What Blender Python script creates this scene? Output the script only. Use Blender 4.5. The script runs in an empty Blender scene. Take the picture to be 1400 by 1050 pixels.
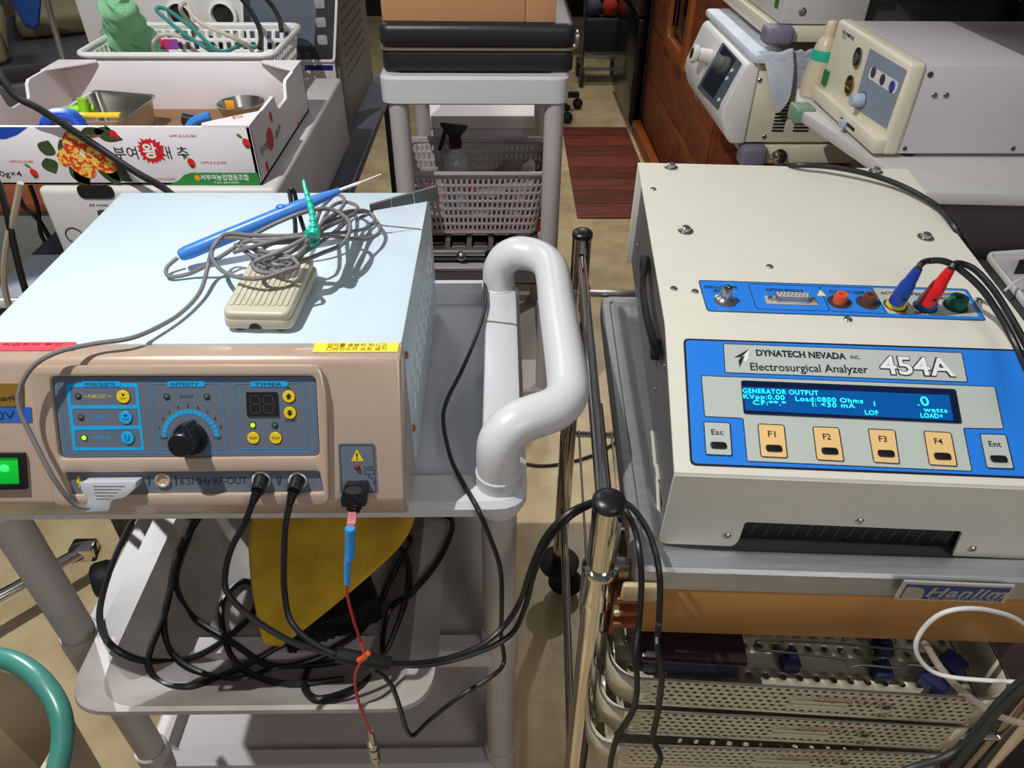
import bpy, bmesh, math, random
from math import sin, cos, pi, radians, sqrt, atan2
from mathutils import Vector, Matrix
random.seed(7)
S = bpy.context.scene
COL = S.collection
V = Vector
H = 1.45                                   # height of the phone above the floor
# ------------------------------------------------------------------ camera, world, lamps, exposure
RT = V((0.99988062, -0.01417097, 0.00615851))      # camera right, down, forward in world axes
DN = V((-0.00388681, -0.61643741, -0.78739432))
FW = V((0.01495448, 0.78727638, -0.6164189))
cd = bpy.data.cameras.new('camera'); cam = bpy.data.objects.new('camera', cd); COL.objects.link(cam)
cam.matrix_world = Matrix(((RT.x, -DN.x, -FW.x, 0), (RT.y, -DN.y, -FW.y, 0), (RT.z, -DN.z, -FW.z, H), (0, 0, 0, 1)))
cd.sensor_width = 36; cd.lens = 36 * 1000 / 1400; cd.clip_start = 0.02; cd.clip_end = 60
S.camera = cam
S.view_settings.view_transform = 'Standard'; S.view_settings.look = 'None'
S.view_settings.gamma = 1; S.view_settings.use_curve_mapping = False
S.view_settings.exposure = 0.0
w = bpy.data.worlds.new('world'); S.world = w; w.use_nodes = True
w.node_tree.nodes['Background'].inputs[0].default_value = (0.80, 0.86, 1.0, 1)
w.node_tree.nodes['Background'].inputs[1].default_value = 0.145

def lamp(name, kind, loc, energy, color, size, target=None, spot=None, blend=0.3):
    l = bpy.data.lights.new(name, kind); l.energy = energy; l.color = color
    if kind == 'AREA': l.shape = 'DISK'; l.size = size
    else: l.shadow_soft_size = size
    if spot: l.spot_size = radians(spot); l.spot_blend = blend
    o = bpy.data.objects.new(name, l); COL.objects.link(o); o.location = loc
    if target is not None:
        o.rotation_euler = (V(target) - V(loc)).to_track_quat('-Z', 'Y').to_euler()
    return o
lamp('ceiling_spot', 'SPOT', (-0.72, 0.52, 2.45), 114, (1.0, 0.985, 0.96), 0.010, (-0.15, 0.75, 0.9), 120, 0.5)
lamp('ceiling_spot', 'SPOT', (0.75, 2.75, 2.55), 60, (1.0, 0.95, 0.88), 0.03, (0.30, 2.6, 0.3), 84, 0.8)
lamp('fill_lamp', 'AREA', (0.75, -1.0, 2.0), 9, (1.0, 0.96, 0.92), 0.8, (0.2, 0.6, 0.8))  # added soft fill from behind the camera, brightens the analyzer front
lamp('ceiling_spot', 'SPOT', (-1.75, 2.3, 2.3), 260, (0.95, 0.98, 1.0), 0.01, (-0.5, 0.66, 0.56), 13, 0.15)
lamp('fill_lamp', 'AREA', (-0.9, 3.0, 2.5), 9, (0.95, 0.97, 1.0), 0.6, (-0.7, 1.9, 0.8))  # soft fill over the left rear devices
lamp('fill_lamp', 'AREA', (0.5, 4.9, 2.5), 16, (1.0, 0.95, 0.88), 0.6, (0.5, 4.6, 0))  # added fill, brightens the far corridor

# ------------------------------------------------------------------ reading positions
def ray(px, py):
    return RT * ((px - 700) / 1000) + DN * ((py - 525) / 1000) + FW
def at(px, py, x=None, y=None, z=None):
    r = ray(px, py)
    t = (z - H) / r.z if z is not None else (y / r.y if y is not None else x / r.x)
    return r * t + V((0, 0, H))
class Frame:                                # a flat face somewhere in the room: origin, two axes, normal
    def __init__(s, o, u, v):
        s.o = V(o); s.u = V(u).normalized(); s.v = V(v); s.v = (s.v - s.u * s.v.dot(s.u)).normalized(); s.n = s.u.cross(s.v)
    def p(s, px, py):
        r = ray(px, py); c = V((0, 0, H)); t = (s.o - c).dot(s.n) / r.dot(s.n); d = c + r * t - s.o
        return (d.dot(s.u), d.dot(s.v))
    def ps(s, pts): return [s.p(*q) for q in pts]
    def w(s, a, b, c=0): return s.o + s.u * a + s.v * b + s.n * c
    def wp(s, px, py, c=0):
        r = ray(px, py); k = V((0, 0, H)); return k + r * ((s.o + s.n * c - k).dot(s.n) / r.dot(s.n))
    def M(s, off=0):
        o = s.o + s.n * off
        return Matrix(((s.u.x, s.v.x, s.n.x, o.x), (s.u.y, s.v.y, s.n.y, o.y), (s.u.z, s.v.z, s.n.z, o.z), (0, 0, 0, 1)))
WORLD = Frame((0, 0, 0), (1, 0, 0), (0, 1, 0))
def flat(z): return Frame((0, 0, z), (1, 0, 0), (0, 1, 0))

# ------------------------------------------------------------------ materials
def lin(c): c /= 255; return c / 12.92 if c <= 0.04045 else ((c + 0.055) / 1.055) ** 2.4
MATS = {}
def mat(name, rgb, rough=0.5, metal=0.0, var=0.06, scale=8, bump=0.0, bscale=60, emit=0, trans=0, spec=0.5, stretch=None, rgb2=None, coat=0, alpha=1, hard=False):
    if name in MATS: return MATS[name]
    m = bpy.data.materials.new(name); m.use_nodes = True; nt = m.node_tree; b = nt.nodes['Principled BSDF']
    c = tuple(lin(v) for v in rgb)
    b.inputs['Roughness'].default_value = rough; b.inputs['Metallic'].default_value = metal
    b.inputs['Specular IOR Level'].default_value = spec
    if coat: b.inputs['Coat Weight'].default_value = coat; b.inputs['Coat Roughness'].default_value = 0.08
    if trans: b.inputs['Transmission Weight'].default_value = trans; b.inputs['IOR'].default_value = 1.3
    if alpha < 1: b.inputs['Alpha'].default_value = alpha
    tc = nt.nodes.new('ShaderNodeTexCoord'); src = tc.outputs['Object']
    if stretch:
        mp = nt.nodes.new('ShaderNodeMapping'); mp.inputs['Scale'].default_value = stretch; nt.links.new(src, mp.inputs[0]); src = mp.outputs[0]
    if var or rgb2:
        n = nt.nodes.new('ShaderNodeTexNoise'); n.inputs['Scale'].default_value = scale; n.inputs['Detail'].default_value = 5
        nt.links.new(src, n.inputs['Vector'])
        r = nt.nodes.new('ShaderNodeValToRGB'); r.color_ramp.elements[0].position = 0.32 if not hard else 0.49; r.color_ramp.elements[1].position = 0.68 if not hard else 0.53
        c2 = tuple(lin(v) for v in rgb2) if rgb2 else tuple(v * (1 - var * 2) for v in c)
        r.color_ramp.elements[0].color = (*c2, 1); r.color_ramp.elements[1].color = (*c, 1)
        nt.links.new(n.outputs['Fac'], r.inputs[0]); nt.links.new(r.outputs[0], b.inputs['Base Color'])
    else: b.inputs['Base Color'].default_value = (*c, 1)
    if bump:
        n2 = nt.nodes.new('ShaderNodeTexNoise'); n2.inputs['Scale'].default_value = bscale; n2.inputs['Detail'].default_value = 3
        nt.links.new(src, n2.inputs['Vector'])
        bp = nt.nodes.new('ShaderNodeBump'); bp.inputs['Strength'].default_value = bump; bp.inputs['Distance'].default_value = 0.002
        nt.links.new(n2.outputs['Fac'], bp.inputs['Height']); nt.links.new(bp.outputs[0], b.inputs['Normal'])
    if emit: b.inputs['Emission Color'].default_value = (*c, 1); b.inputs['Emission Strength'].default_value = emit
    MATS[name] = m; return m
M_esu_white = mat('pale_blue_white_enamel', (204, 222, 232), 0.35, var=0.01)
M_bronze = mat('bronze_enamel', (190, 167, 148), 0.28, 0.15, var=0.02, scale=200, coat=0.4)
M_panelgrey = mat('slate_grey_print', (98, 108, 122), 0.5, var=0.02)
M_cyan = mat('cyan_print', (20, 165, 228), 0.5, var=0)
M_cyan_dim = mat('dim_cyan_print', (45, 135, 190), 0.5, var=0)
M_yellow = mat('yellow_print', (232, 200, 30), 0.45, var=0)
M_ink = mat('dark_ink', (32, 36, 44), 0.6, var=0)
M_white_ink = mat('white_ink', (235, 235, 235), 0.5, var=0)
M_black = mat('black_plastic', (24, 24, 27), 0.35, var=0.1)
M_blackm = mat('black_matte_plastic', (20, 20, 23), 0.6, var=0.1)
M_cable = mat('black_rubber', (22, 22, 25), 0.42, var=0)
M_greycable = mat('grey_rubber', (118, 116, 116), 0.5, var=0)
M_blue = mat('blue_plastic', (58, 128, 214), 0.35, var=0.02)
M_teal = mat('teal_plastic', (38, 200, 172), 0.4, var=0.02)
M_steel = mat('steel', (190, 188, 184), 0.28, 1.0, var=0.05, scale=30)
M_chrome = mat('chrome', (215, 210, 202), 0.10, 1.0, var=0)
M_brushed = mat('brushed_steel', (186, 188, 190), 0.42, 0.7, var=0.08, scale=14, stretch=(1, 12, 1), bump=0.10, bscale=120)
M_sheet = mat('satin_steel_sheet', (212, 204, 180), 0.42, 0.4, var=0.04, scale=20)
M_cart = mat('grey_white_plastic', (206, 206, 208), 0.38, var=0.02, scale=3)
M_cartd = mat('darker_grey_plastic', (188, 180, 178), 0.45, var=0.05, scale=5)  # slightly darker, warmer grey for legs and lower shelves
M_basin = mat('stained_grey_plastic', (176, 170, 166), 0.42, var=0.16, scale=9, rgb2=(140, 132, 126))
M_handle = mat('white_handle_plastic', (214, 214, 216), 0.32, var=0.01)
M_beige = mat('beige_enamel', (222, 219, 204), 0.4, var=0.015, scale=30)
M_beige2 = mat('cream_plastic', (226, 218, 196), 0.42, var=0.02)
M_lblue = mat('bright_blue_print', (38, 128, 228), 0.4, var=0)
M_lgrey = mat('pale_grey_print', (186, 194, 186), 0.45, var=0)
M_orangebtn = mat('tan_orange_print', (236, 196, 132), 0.45, var=0)
M_darkside = mat('dark_grey_sheet_metal', (116, 114, 114), 0.42, 0.5, var=0.05)
M_white = mat('white_plastic', (225, 224, 220), 0.4, var=0.02)
M_offwhite = mat('off_white_plastic', (205, 203, 200), 0.45, var=0.03)
M_pinkbasket = mat('pale_mauve_plastic', (176, 166, 168), 0.45, var=0.03)
M_card = mat('white_printed_card', (232, 226, 230), 0.35, var=0.03)
M_cardin = mat('brown_corrugated', (150, 112, 76), 0.8, var=0.1)
M_cardbox = mat('brown_cardboard', (190, 140, 96), 0.75, var=0.05, scale=4)
M_red = mat('red_print', (214, 30, 34), 0.5, var=0)
M_green = mat('green_print', (36, 134, 52), 0.5, var=0)
M_leaf = mat('leaf_print', (62, 78, 48), 0.5, var=0.15, scale=60)
M_apple = mat('jujube_print', (236, 206, 84), 0.5, var=0, scale=120, rgb2=(214, 58, 34), hard=True)
M_floor = mat('polished_concrete', (226, 204, 160), 0.32, var=0, scale=9, rgb2=(190, 168, 126), bump=0.35, bscale=70)
M_wood = mat('reddish_wood', (148, 76, 38), 0.5, var=0, scale=6, stretch=(1, 1, 6), rgb2=(112, 52, 26))
M_woodf = mat('orange_brown_wood', (166, 88, 36), 0.45, var=0.1)
M_tanpanel = mat('tan_wood_veneer', (176, 126, 68), 0.45, var=0, scale=5, stretch=(0.5, 1, 5), rgb2=(158, 108, 54))
M_dark = mat('near_black', (18, 17, 18), 0.6, var=0.1)
M_darkgrey = mat('dark_grey', (62, 60, 62), 0.5, var=0.08)

# ------------------------------------------------------------------ object helpers
MW = {}
def thing(name, label, cat, loc=(0, 0, 0), group=None, M=None):
    o = bpy.data.objects.new(name, None); COL.objects.link(o); o.empty_display_size = 0.05
    Mx = M if M is not None else Matrix.Translation(V(loc))
    o.matrix_world = Mx; MW[o.name] = Mx.copy()
    o['label'] = label; o['category'] = cat
    if group: o['group'] = group
    return o
def tag(o, label, cat, group=None):
    o['label'] = label; o['category'] = cat
    if group: o['group'] = group
    return o
def obj(name, bm, m, parent=None, label=None, kind=None, smooth=True, solid=0):
    me = bpy.data.meshes.new(name)
    if isinstance(bm, bpy.types.Mesh): b2 = bmesh.new(); b2.from_mesh(bm); bm = b2
    if solid:
        bmesh.ops.recalc_face_normals(bm, faces=bm.faces)
    if parent is None:
        xs = [v.co for v in bm.verts]
        lo = V((min(c.x for c in xs), min(c.y for c in xs), min(c.z for c in xs))); hi = V((max(c.x for c in xs), max(c.y for c in xs), max(c.z for c in xs)))
        c = V(((lo.x + hi.x) / 2, (lo.y + hi.y) / 2, lo.z)); Mx = Matrix.Translation(c)
    else: Mx = MW[parent.name]
    bm.transform(Mx.inverted()); bm.to_mesh(me); bm.free()
    if smooth:
        for p in me.polygons: p.use_smooth = True
        me.set_sharp_from_angle(angle=radians(32))
    me.materials.append(m)
    o = bpy.data.objects.new(name, me); COL.objects.link(o)
    if parent is None: o.matrix_world = Mx
    else: o.parent = parent
    MW[o.name] = Mx.copy()
    if label: o['label'] = label
    if kind: o['kind'] = kind
    if solid:
        md = o.modifiers.new('sheet', 'SOLIDIFY'); md.thickness = solid; md.offset = 0
    return o
def struct(name, bm, m): return obj(name, bm, m, kind='structure')
def dup(root, M, label=None, name=None):
    r = root.copy(); COL.objects.link(r); r.matrix_world = M; MW[r.name] = M
    if label: r['label'] = label
    for ch in list(root.children):
        c = ch.copy(); COL.objects.link(c); c.parent = r
        for g in ch.children:
            d = g.copy(); COL.objects.link(d); d.parent = c
    return r
# shapes -------------------------------------------------------------
def B(): return bmesh.new()
def bevel(bm, wd, seg=2, ang=30):
    es = [e for e in bm.edges if len(e.link_faces) == 2 and e.calc_face_angle(0) > radians(ang)]
    bmesh.ops.bevel(bm, geom=es, offset=wd, segments=seg, profile=0.5, affect='EDGES', clamp_overlap=True)
    return bm
def merge(bm, b2, M=None):
    me = bpy.data.meshes.new('t'); b2.to_mesh(me); b2.free()
    if M is not None: me.transform(M)
    bm.from_mesh(me); bpy.data.meshes.remove(me); return bm
def box(lo, hi, bv=0, M=None, bm=None, seg=2):
    b = B(); bmesh.ops.create_cube(b, size=1)
    lo, hi = V(lo), V(hi)
    for v in b.verts: v.co = V([lo[i] + (v.co[i] + 0.5) * (hi[i] - lo[i]) for i in range(3)])
    if bv: bevel(b, bv, seg)
    if bm is None and M is None: return b
    return merge(bm if bm is not None else B(), b, M)
def hexa(pts, bv=0):        # 4 bottom + 4 top points
    b = B(); vs = [b.verts.new(V(p)) for p in pts]
    for f in ((3, 2, 1, 0), (4, 5, 6, 7), (0, 1, 5, 4), (1, 2, 6, 5), (2, 3, 7, 6), (3, 0, 4, 7)): b.faces.new([vs[i] for i in f])
    bmesh.ops.recalc_face_normals(b, faces=b.faces)
    if bv: bevel(b, bv)
    return b
def prism(pts, d0, d1, M=None, bv=0, bm=None, seg=2):
    b = B(); lo = [b.verts.new((p[0], p[1], d0)) for p in pts]; hi = [b.verts.new((p[0], p[1], d1)) for p in pts]
    n = len(pts); b.faces.new(lo[::-1]); b.faces.new(hi)
    for i in range(n): b.faces.new((lo[i], lo[(i + 1) % n], hi[(i + 1) % n], hi[i]))
    bmesh.ops.recalc_face_normals(b, faces=b.faces)
    if bv: bevel(b, bv, seg)
    return merge(bm if bm is not None else B(), b, M)
def frame_z(p, d):
    d = V(d).normalized(); q = d.to_track_quat('Z', 'Y').to_matrix().to_4x4(); q.translation = V(p); return q
def lathe(prof, M=None, seg=24, bm=None, cap=True):
    b = B(); rings = []
    for r, z in prof:
        rings.append([b.verts.new((r * cos(2 * pi * k / seg), r * sin(2 * pi * k / seg), z)) for k in range(seg)])
    for a, c in zip(rings, rings[1:]):
        for k in range(seg): b.faces.new((a[k], a[(k + 1) % seg], c[(k + 1) % seg], c[k]))
    if cap: b.faces.new(rings[0][::-1]); b.faces.new(rings[-1])
    bmesh.ops.recalc_face_normals(b, faces=b.faces)
    return merge(bm if bm is not None else B(), b, M)
def cyl(p0, p1, r0, r1=None, seg=20, bm=None, bv=0):
    p0, p1 = V(p0), V(p1); L = (p1 - p0).length; r1 = r0 if r1 is None else r1
    pr = [(r0 - bv, 0), (r0, bv), (r1, L - bv), (r1 - bv, L)] if bv else [(r0, 0), (r1, L)]
    return lathe(pr, frame_z(p0, p1 - p0), seg, bm)
def ball(c, r, seg=16, bm=None, sc=(1, 1, 1)):
    b = B(); bmesh.ops.create_uvsphere(b, u_segments=seg, v_segments=max(6, seg // 2), radius=r)
    for v in b.verts: v.co = V((v.co.x * sc[0], v.co.y * sc[1], v.co.z * sc[2])) + V(c)
    return merge(bm if bm is not None else B(), b)
def smooth_path(pts, k=6, closed=False):
    P = [V(p) for p in pts]; n = len(P); out = []
    if n < 3: return P
    rng = range(n) if closed else range(n - 1)
    for i in rng:
        p1, p2 = P[i], P[(i + 1) % n]
        p0 = P[i - 1] if (i or closed) else p1 * 2 - p2
        p3 = P[(i + 2) % n] if (i < n - 2 or closed) else p2 * 2 - p1
        for j in range(k):
            t = j / k
            out.append(0.5 * ((2 * p1) + (p2 - p0) * t + (2 * p0 - 5 * p1 + 4 * p2 - p3) * t * t + (3 * p1 - p0 - 3 * p2 + p3) * t ** 3))
    if not closed: out.append(P[-1])
    return out
def tube(pts, r, seg=8, k=6, bm=None, closed=False, radii=None, sx=1, sy=1):
    P = smooth_path(pts, k, closed) if k > 1 else [V(p) for p in pts]
    b = B(); rings = []; n = len(P); up = None
    for i, p in enumerate(P):
        a = P[i - 1] if (i or closed) else p; c = P[(i + 1) % n] if (i < n - 1 or closed) else p
        d = (c - a)
        d = d.normalized() if d.length > 1e-9 else V((0, 0, 1))
        if up is None: up = V((0, 0, 1)) if abs(d.z) < 0.9 else V((1, 0, 0))
        s = d.cross(up).normalized(); up = s.cross(d).normalized()
        rr = radii[int(i / max(1, n - 1) * (len(radii) - 1) + 0.5)] if radii else r
        rings.append([b.verts.new(p + s * (cos(2 * pi * q / seg) * rr * sx) + up * (sin(2 * pi * q / seg) * rr * sy)) for q in range(seg)])
    pairs = list(zip(rings, rings[1:])) + ([(rings[-1], rings[0])] if closed else [])
    for a, c in pairs:
        for q in range(seg): b.faces.new((a[q], a[(q + 1) % seg], c[(q + 1) % seg], c[q]))
    if not closed: b.faces.new(rings[0][::-1]); b.faces.new(rings[-1])
    bmesh.ops.recalc_face_normals(b, faces=b.faces)
    return merge(bm if bm is not None else B(), b)
def rpoly(pts, r, seg=4):                     # round the corners of a 2D polygon
    out = []; n = len(pts)
    for i in range(n):
        p = V(pts[i]).to_2d() if len(pts[i]) > 2 else V(pts[i]); a = V(pts[i - 1]); c = V(pts[(i + 1) % n])
        da, dc = (a - p), (c - p); rr = min(r, da.length * 0.48, dc.length * 0.48)
        A = p + da.normalized() * rr; C = p + dc.normalized() * rr
        for j in range(seg + 1):
            t = j / seg; out.append(tuple((1 - t) ** 2 * A + 2 * t * (1 - t) * p + t * t * C))
    return out
def circ(cx, cy, r, n=20, a0=0): return [(cx + r * cos(2 * pi * k / n + a0), cy + r * sin(2 * pi * k / n + a0)) for k in range(n)]
def plate(outs, depth, M, bv=0):              # 2D outlines with holes, thickness depth above the face
    c = bpy.data.curves.new('t', 'CURVE'); c.dimensions = '2D'; c.fill_mode = 'BOTH'
    for pts in outs:
        s = c.splines.new('POLY'); s.points.add(len(pts) - 1)
        for i, p in enumerate(pts): s.points[i].co = (p[0], p[1], 0, 1)
        s.use_cyclic_u = True
    c.extrude = max(depth / 2 - bv, 0); c.bevel_depth = bv; c.bevel_resolution = 1 if bv else 0
    if bv: c.offset = -bv
    o = bpy.data.objects.new('t', c); me = bpy.data.meshes.new_from_object(o)
    b = B(); b.from_mesh(me); b.transform(M @ Matrix.Translation((0, 0, depth / 2)))
    bpy.data.objects.remove(o); bpy.data.curves.remove(c); bpy.data.meshes.remove(me)
    bmesh.ops.remove_doubles(b, verts=b.verts, dist=1e-6)
    return b
def join(*bms):
    b = bms[0]
    for x in bms[1:]: merge(b, x)
    return b
def ring(pts, wd):                            # closed line of constant width in 2D
    n = len(pts); P = [V(p) for p in pts]; o = []; i_ = []
    for i in range(n):
        d = (P[(i + 1) % n] - P[i - 1]);
        if d.length < 1e-9: d = V((1, 0))
        nn = V((d.y, -d.x)).normalized() * wd / 2
        o.append(tuple(P[i] + nn)); i_.append(tuple(P[i] - nn))
    return [o, i_]
def line2(fr, a, b, wd, depth=0.0002, off=0.0):
    a, b = V(fr.p(*a)), V(fr.p(*b)); d = (b - a).normalized(); n = V((-d.y, d.x)) * wd / 2
    return prism([a - n, b - n, b + n, a + n], 0, depth, fr.M(off))
def txt(fr, s, p0, p1, hpx, bold=0.0, off=0.0004, depth=0.0002, shear=0, sp=1.0):
    c = bpy.data.curves.new('t', 'FONT'); c.body = s; c.size = 1; c.offset = bold; c.shear = shear; c.resolution_u = 3; c.space_character = sp
    o = bpy.data.objects.new('t', c); me = bpy.data.meshes.new_from_object(o)
    b = B(); b.from_mesh(me)
    bpy.data.objects.remove(o); bpy.data.curves.remove(c); bpy.data.meshes.remove(me)
    if not b.verts: return b
    x0 = min(v.co.x for v in b.verts); x1 = max(v.co.x for v in b.verts)
    A, C = V(fr.p(*p0)), V(fr.p(*p1)); D = V(fr.p((p0[0] + p1[0]) / 2, (p0[1] + p1[1]) / 2 - hpx)); mid = (A + C) / 2
    u = (C - A) / (x1 - x0); vv = (D - mid) - u.normalized() * (D - mid).dot(u.normalized()); vv = vv / 0.70
    for v in b.verts:
        q = A + u * (v.co.x - x0) + vv * v.co.y; v.co = V((q.x, q.y, off))
    r = bmesh.ops.extrude_face_region(b, geom=b.faces[:])
    for e in r['geom']:
        if isinstance(e, bmesh.types.BMVert): e.co.z += depth
    b.transform(fr.M()); return b
def perf(f, nu, nv, hu=0.5, hv=0.5, stag=False, skip=None, rnd=True, bm=None, u0=0, u1=1, v0=0, v1=1):
    b = bm if bm is not None else B(); cu, cv = (u1 - u0) / nu, (v1 - v0) / nv
    K = [(-1, -1), (0, -1), (1, -1), (1, 0), (1, 1), (0, 1), (-1, 1), (-1, 0)]
    q = 0.7071 if rnd else 1
    def vert(u, v): return b.verts.new(V(f(u, v)))
    def quad(a, c, d, e): b.faces.new([vert(a, d), vert(c, d), vert(c, e), vert(a, e)])
    for j in range(nv):
        s = 0.5 if (stag and j % 2) else 0; va, vb = v0 + j * cv, v0 + (j + 1) * cv
        if s: quad(u0, u0 + cu / 2, va, vb); quad(u1 - cu / 2, u1, va, vb)
        for i in range(nu - (1 if s else 0)):
            ua = u0 + (i + s) * cu; ub = ua + cu
            if skip and skip(i + s, j): quad(ua, ub, va, vb); continue
            mu, mv = (ua + ub) / 2, (va + vb) / 2
            o = [vert(mu + a * cu / 2, mv + c * cv / 2) for a, c in K]
            n = [vert(mu + a * cu / 2 * hu * (q if a and c else 1), mv + c * cv / 2 * hv * (q if a and c else 1)) for a, c in K]
            for k in range(8): b.faces.new((o[k], o[(k + 1) % 8], n[(k + 1) % 8], n[k]))
    bmesh.ops.remove_doubles(b, verts=b.verts, dist=1e-5)
    return b
def rrect(w_, d_, r, n=6):                    # centred rounded rectangle, counter clockwise
    return rpoly([(-w_ / 2, -d_ / 2), (w_ / 2, -d_ / 2), (w_ / 2, d_ / 2), (-w_ / 2, d_ / 2)], r, n)
def loop_sampler(pts):
    P = [V(p) for p in pts]; P.append(P[0]); L = [0]
    for a, c in zip(P, P[1:]): L.append(L[-1] + (c - a).length)
    def f(s):
        s = (s % 1.0) * L[-1] if s < 1 else L[-1]
        for i in range(len(P) - 1):
            if s <= L[i + 1] + 1e-9:
                t = (s - L[i]) / max(1e-9, L[i + 1] - L[i]); return P[i].lerp(P[i + 1], t)
        return P[-1]
    return f
def screw(fr, px, py, r, parent, m=None, name='screw', h=0.002):
    a, c = fr.p(px, py); p = fr.w(a, c)
    b = lathe([(r, 0), (r, h * 0.5), (r * 0.8, h), (r * 0.3, h), (r * 0.3, h * 0.4)], frame_z(p, fr.n), 12)
    return obj(name, b, m or M_steel, parent)
# ================================================================== the room
struct('floor', box((-3, -1.2, -0.05), (3, 7.2, 0)), M_floor)
M_wall = mat('dim_plaster', (120, 116, 110), 0.8, var=0.05)
struct('wall_back', box((-3, 7.2, 0), (3, 7.3, 2.7)), mat('dark_wall', (40, 38, 38), 0.8))
struct('wall_left', box((-3.1, -1.2, 0), (-3, 7.3, 2.7)), M_wall)
struct('wall_right', box((3, -1.2, 0), (3.1, 7.3, 2.7)), M_wall)

# ================================================================== left plastic cart
cart = thing('utility_cart', 'grey-white plastic three-shelf cart with thick white handle, under the bronze-fronted unit', 'cart', (-0.28, 0.76, 0))
CX0, CX1, CY0, CY1 = -0.60, 0.028, 0.527, 1.003
def cart_tray(z, h, x0, x1, y0, y1, lip=0.045, deep=0.014):
    # rim with sunken floor: one loop of quads
    b = B(); cx, cy = (x0 + x1) / 2, (y0 + y1) / 2; W, D = x1 - x0, y1 - y0
    prof = [(0.012, -h), (0.0, -h + 0.006), (-0.0, -0.006), (0.006, 0.0), (lip, 0.0), (lip + 0.008, -deep), ]
    rings = []
    for ins, dz in prof:
        pts = rrect(W - 2 * ins, D - 2 * ins, max(0.035 - ins * 0.4, 0.01), 5)
        rings.append([b.verts.new((cx + p[0], cy + p[1], z + dz)) for p in pts])
    for a, c in zip(rings, rings[1:]):
        n = len(a)
        for k in range(n): b.faces.new((a[k], a[(k + 1) % n], c[(k + 1) % n], c[k]))
    b.faces.new(rings[-1]); b.faces.new(rings[0][::-1])
    bmesh.ops.recalc_face_normals(b, faces=b.faces); return b
obj('top_tray', cart_tray(0.875, 0.023, CX0, CX1, CY0, CY1), M_cart, cart)
obj('middle_shelf', cart_tray(0.572, 0.034, CX0 + 0.026, CX1 - 0.012, CY0 + 0.014, CY1, 0.03, 0.02), M_cartd, cart)
obj('bottom_shelf', cart_tray(0.255, 0.036, CX0 + 0.026, CX1 - 0.012, CY0 + 0.014, CY1, 0.03, 0.02), M_cartd, cart)
obj('side_ridge', box((-0.022, 0.60, 0.86), (0.024, 0.955, 0.890), 0.006), M_cart, cart)
for px in (-0.556, -0.003):
    for py in (0.563, 0.955):
        leg = obj('leg', join(cyl((px, py, 0.06), (px, py, 0.86), 0.0205, seg=24)), M_cartd, cart)
        sl = cyl((px, py, 0.836), (px, py, 0.893 if px > -0.1 else 0.872), 0.0250, seg=28, bv=0.002)
        obj('leg_sleeve', sl, M_cart, cart)
        obj('leg_sleeve', cyl((px, py, 0.527), (px, py, 0.60), 0.0245, seg=24, bv=0.002), M_cartd, cart)
        obj('leg_sleeve', cyl((px, py, 0.21), (px, py, 0.283), 0.0245, seg=24, bv=0.002), M_cartd, cart)
        c = obj('caster', lathe([(0.008, -0.012), (0.034, -0.012), (0.036, -0.006), (0.036, 0.006), (0.034, 0.012), (0.008, 0.012)], frame_z((px + 0.012, py, 0.036), (1, 0.2, 0)), 20), M_blackm, cart)
        obj('fork', box((px - 0.008, py - 0.016, 0.03), (px + 0.002, py + 0.016, 0.066), 0.003), M_steel, c)
hp = [(-0.003, 0.563, 0.892), (-0.003, 0.563, 0.918), (0.000, 0.566, 0.934), (0.014, 0.574, 0.947), (0.036, 0.584, 0.950), (0.055, 0.594, 0.950), (0.068, 0.610, 0.950), (0.074, 0.634, 0.950),
      (0.074, 0.70, 0.950), (0.072, 0.80, 0.950), (0.071, 0.885, 0.950), (0.065, 0.915, 0.950), (0.050, 0.936, 0.950), (0.026, 0.947, 0.949), (0.008, 0.952, 0.938), (-0.002, 0.955, 0.918), (-0.003, 0.955, 0.892)]
obj('handle', tube(hp, 0.0235, 20, 5), M_handle, cart)

# ------------------------------------------------------------------ bronze fronted electrosurgical unit
esu = thing('electrosurgical_unit', 'white-topped medical generator with a bronze front panel and green power switch, on the plastic cart', 'medical device', (-0.30, 0.75, 0.865))
EX0, EX1, EY0, EY1, EZ = -0.508, -0.0955, 0.583, 0.938, 1.045
obj('cover', box((EX0, EY0, 0.872), (EX1, EY1, EZ), 0.003), M_esu_white, esu)
for fx in (-0.47, -0.14):
    for fy in (0.63, 0.90): obj('rubber_foot', cyl((fx, fy, 0.8605), (fx, fy, 0.873), 0.013, seg=16), M_blackm, esu)
TA = radians(26)
FE = Frame((-0.30, 0.556, 1.040), (1, 0, 0), (0, sin(TA), cos(TA)))
def fpt(d, out=0): q = FE.w(0, -d, out); return (q.y, q.z)
prof = [(EY0, 1.0445), (0.5640, 1.0445), (0.5590, 1.0428), (0.5560, 1.0385)] + [fpt(0.137), (fpt(0.137)[0] + 0.003, fpt(0.137)[1] - 0.008), (0.5050, 0.8885), (0.5300, 0.8800), (EY0, 0.8780)]
YZ = Matrix(((0, 0, 1, 0), (1, 0, 0, 0), (0, 1, 0, 0), (0, 0, 0, 1)))
obj('front_bezel', prism(prof, EX0 - 0.004, EX1 + 0.0012, YZ, bv=0.0035, seg=3), M_bronze, esu)
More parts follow.
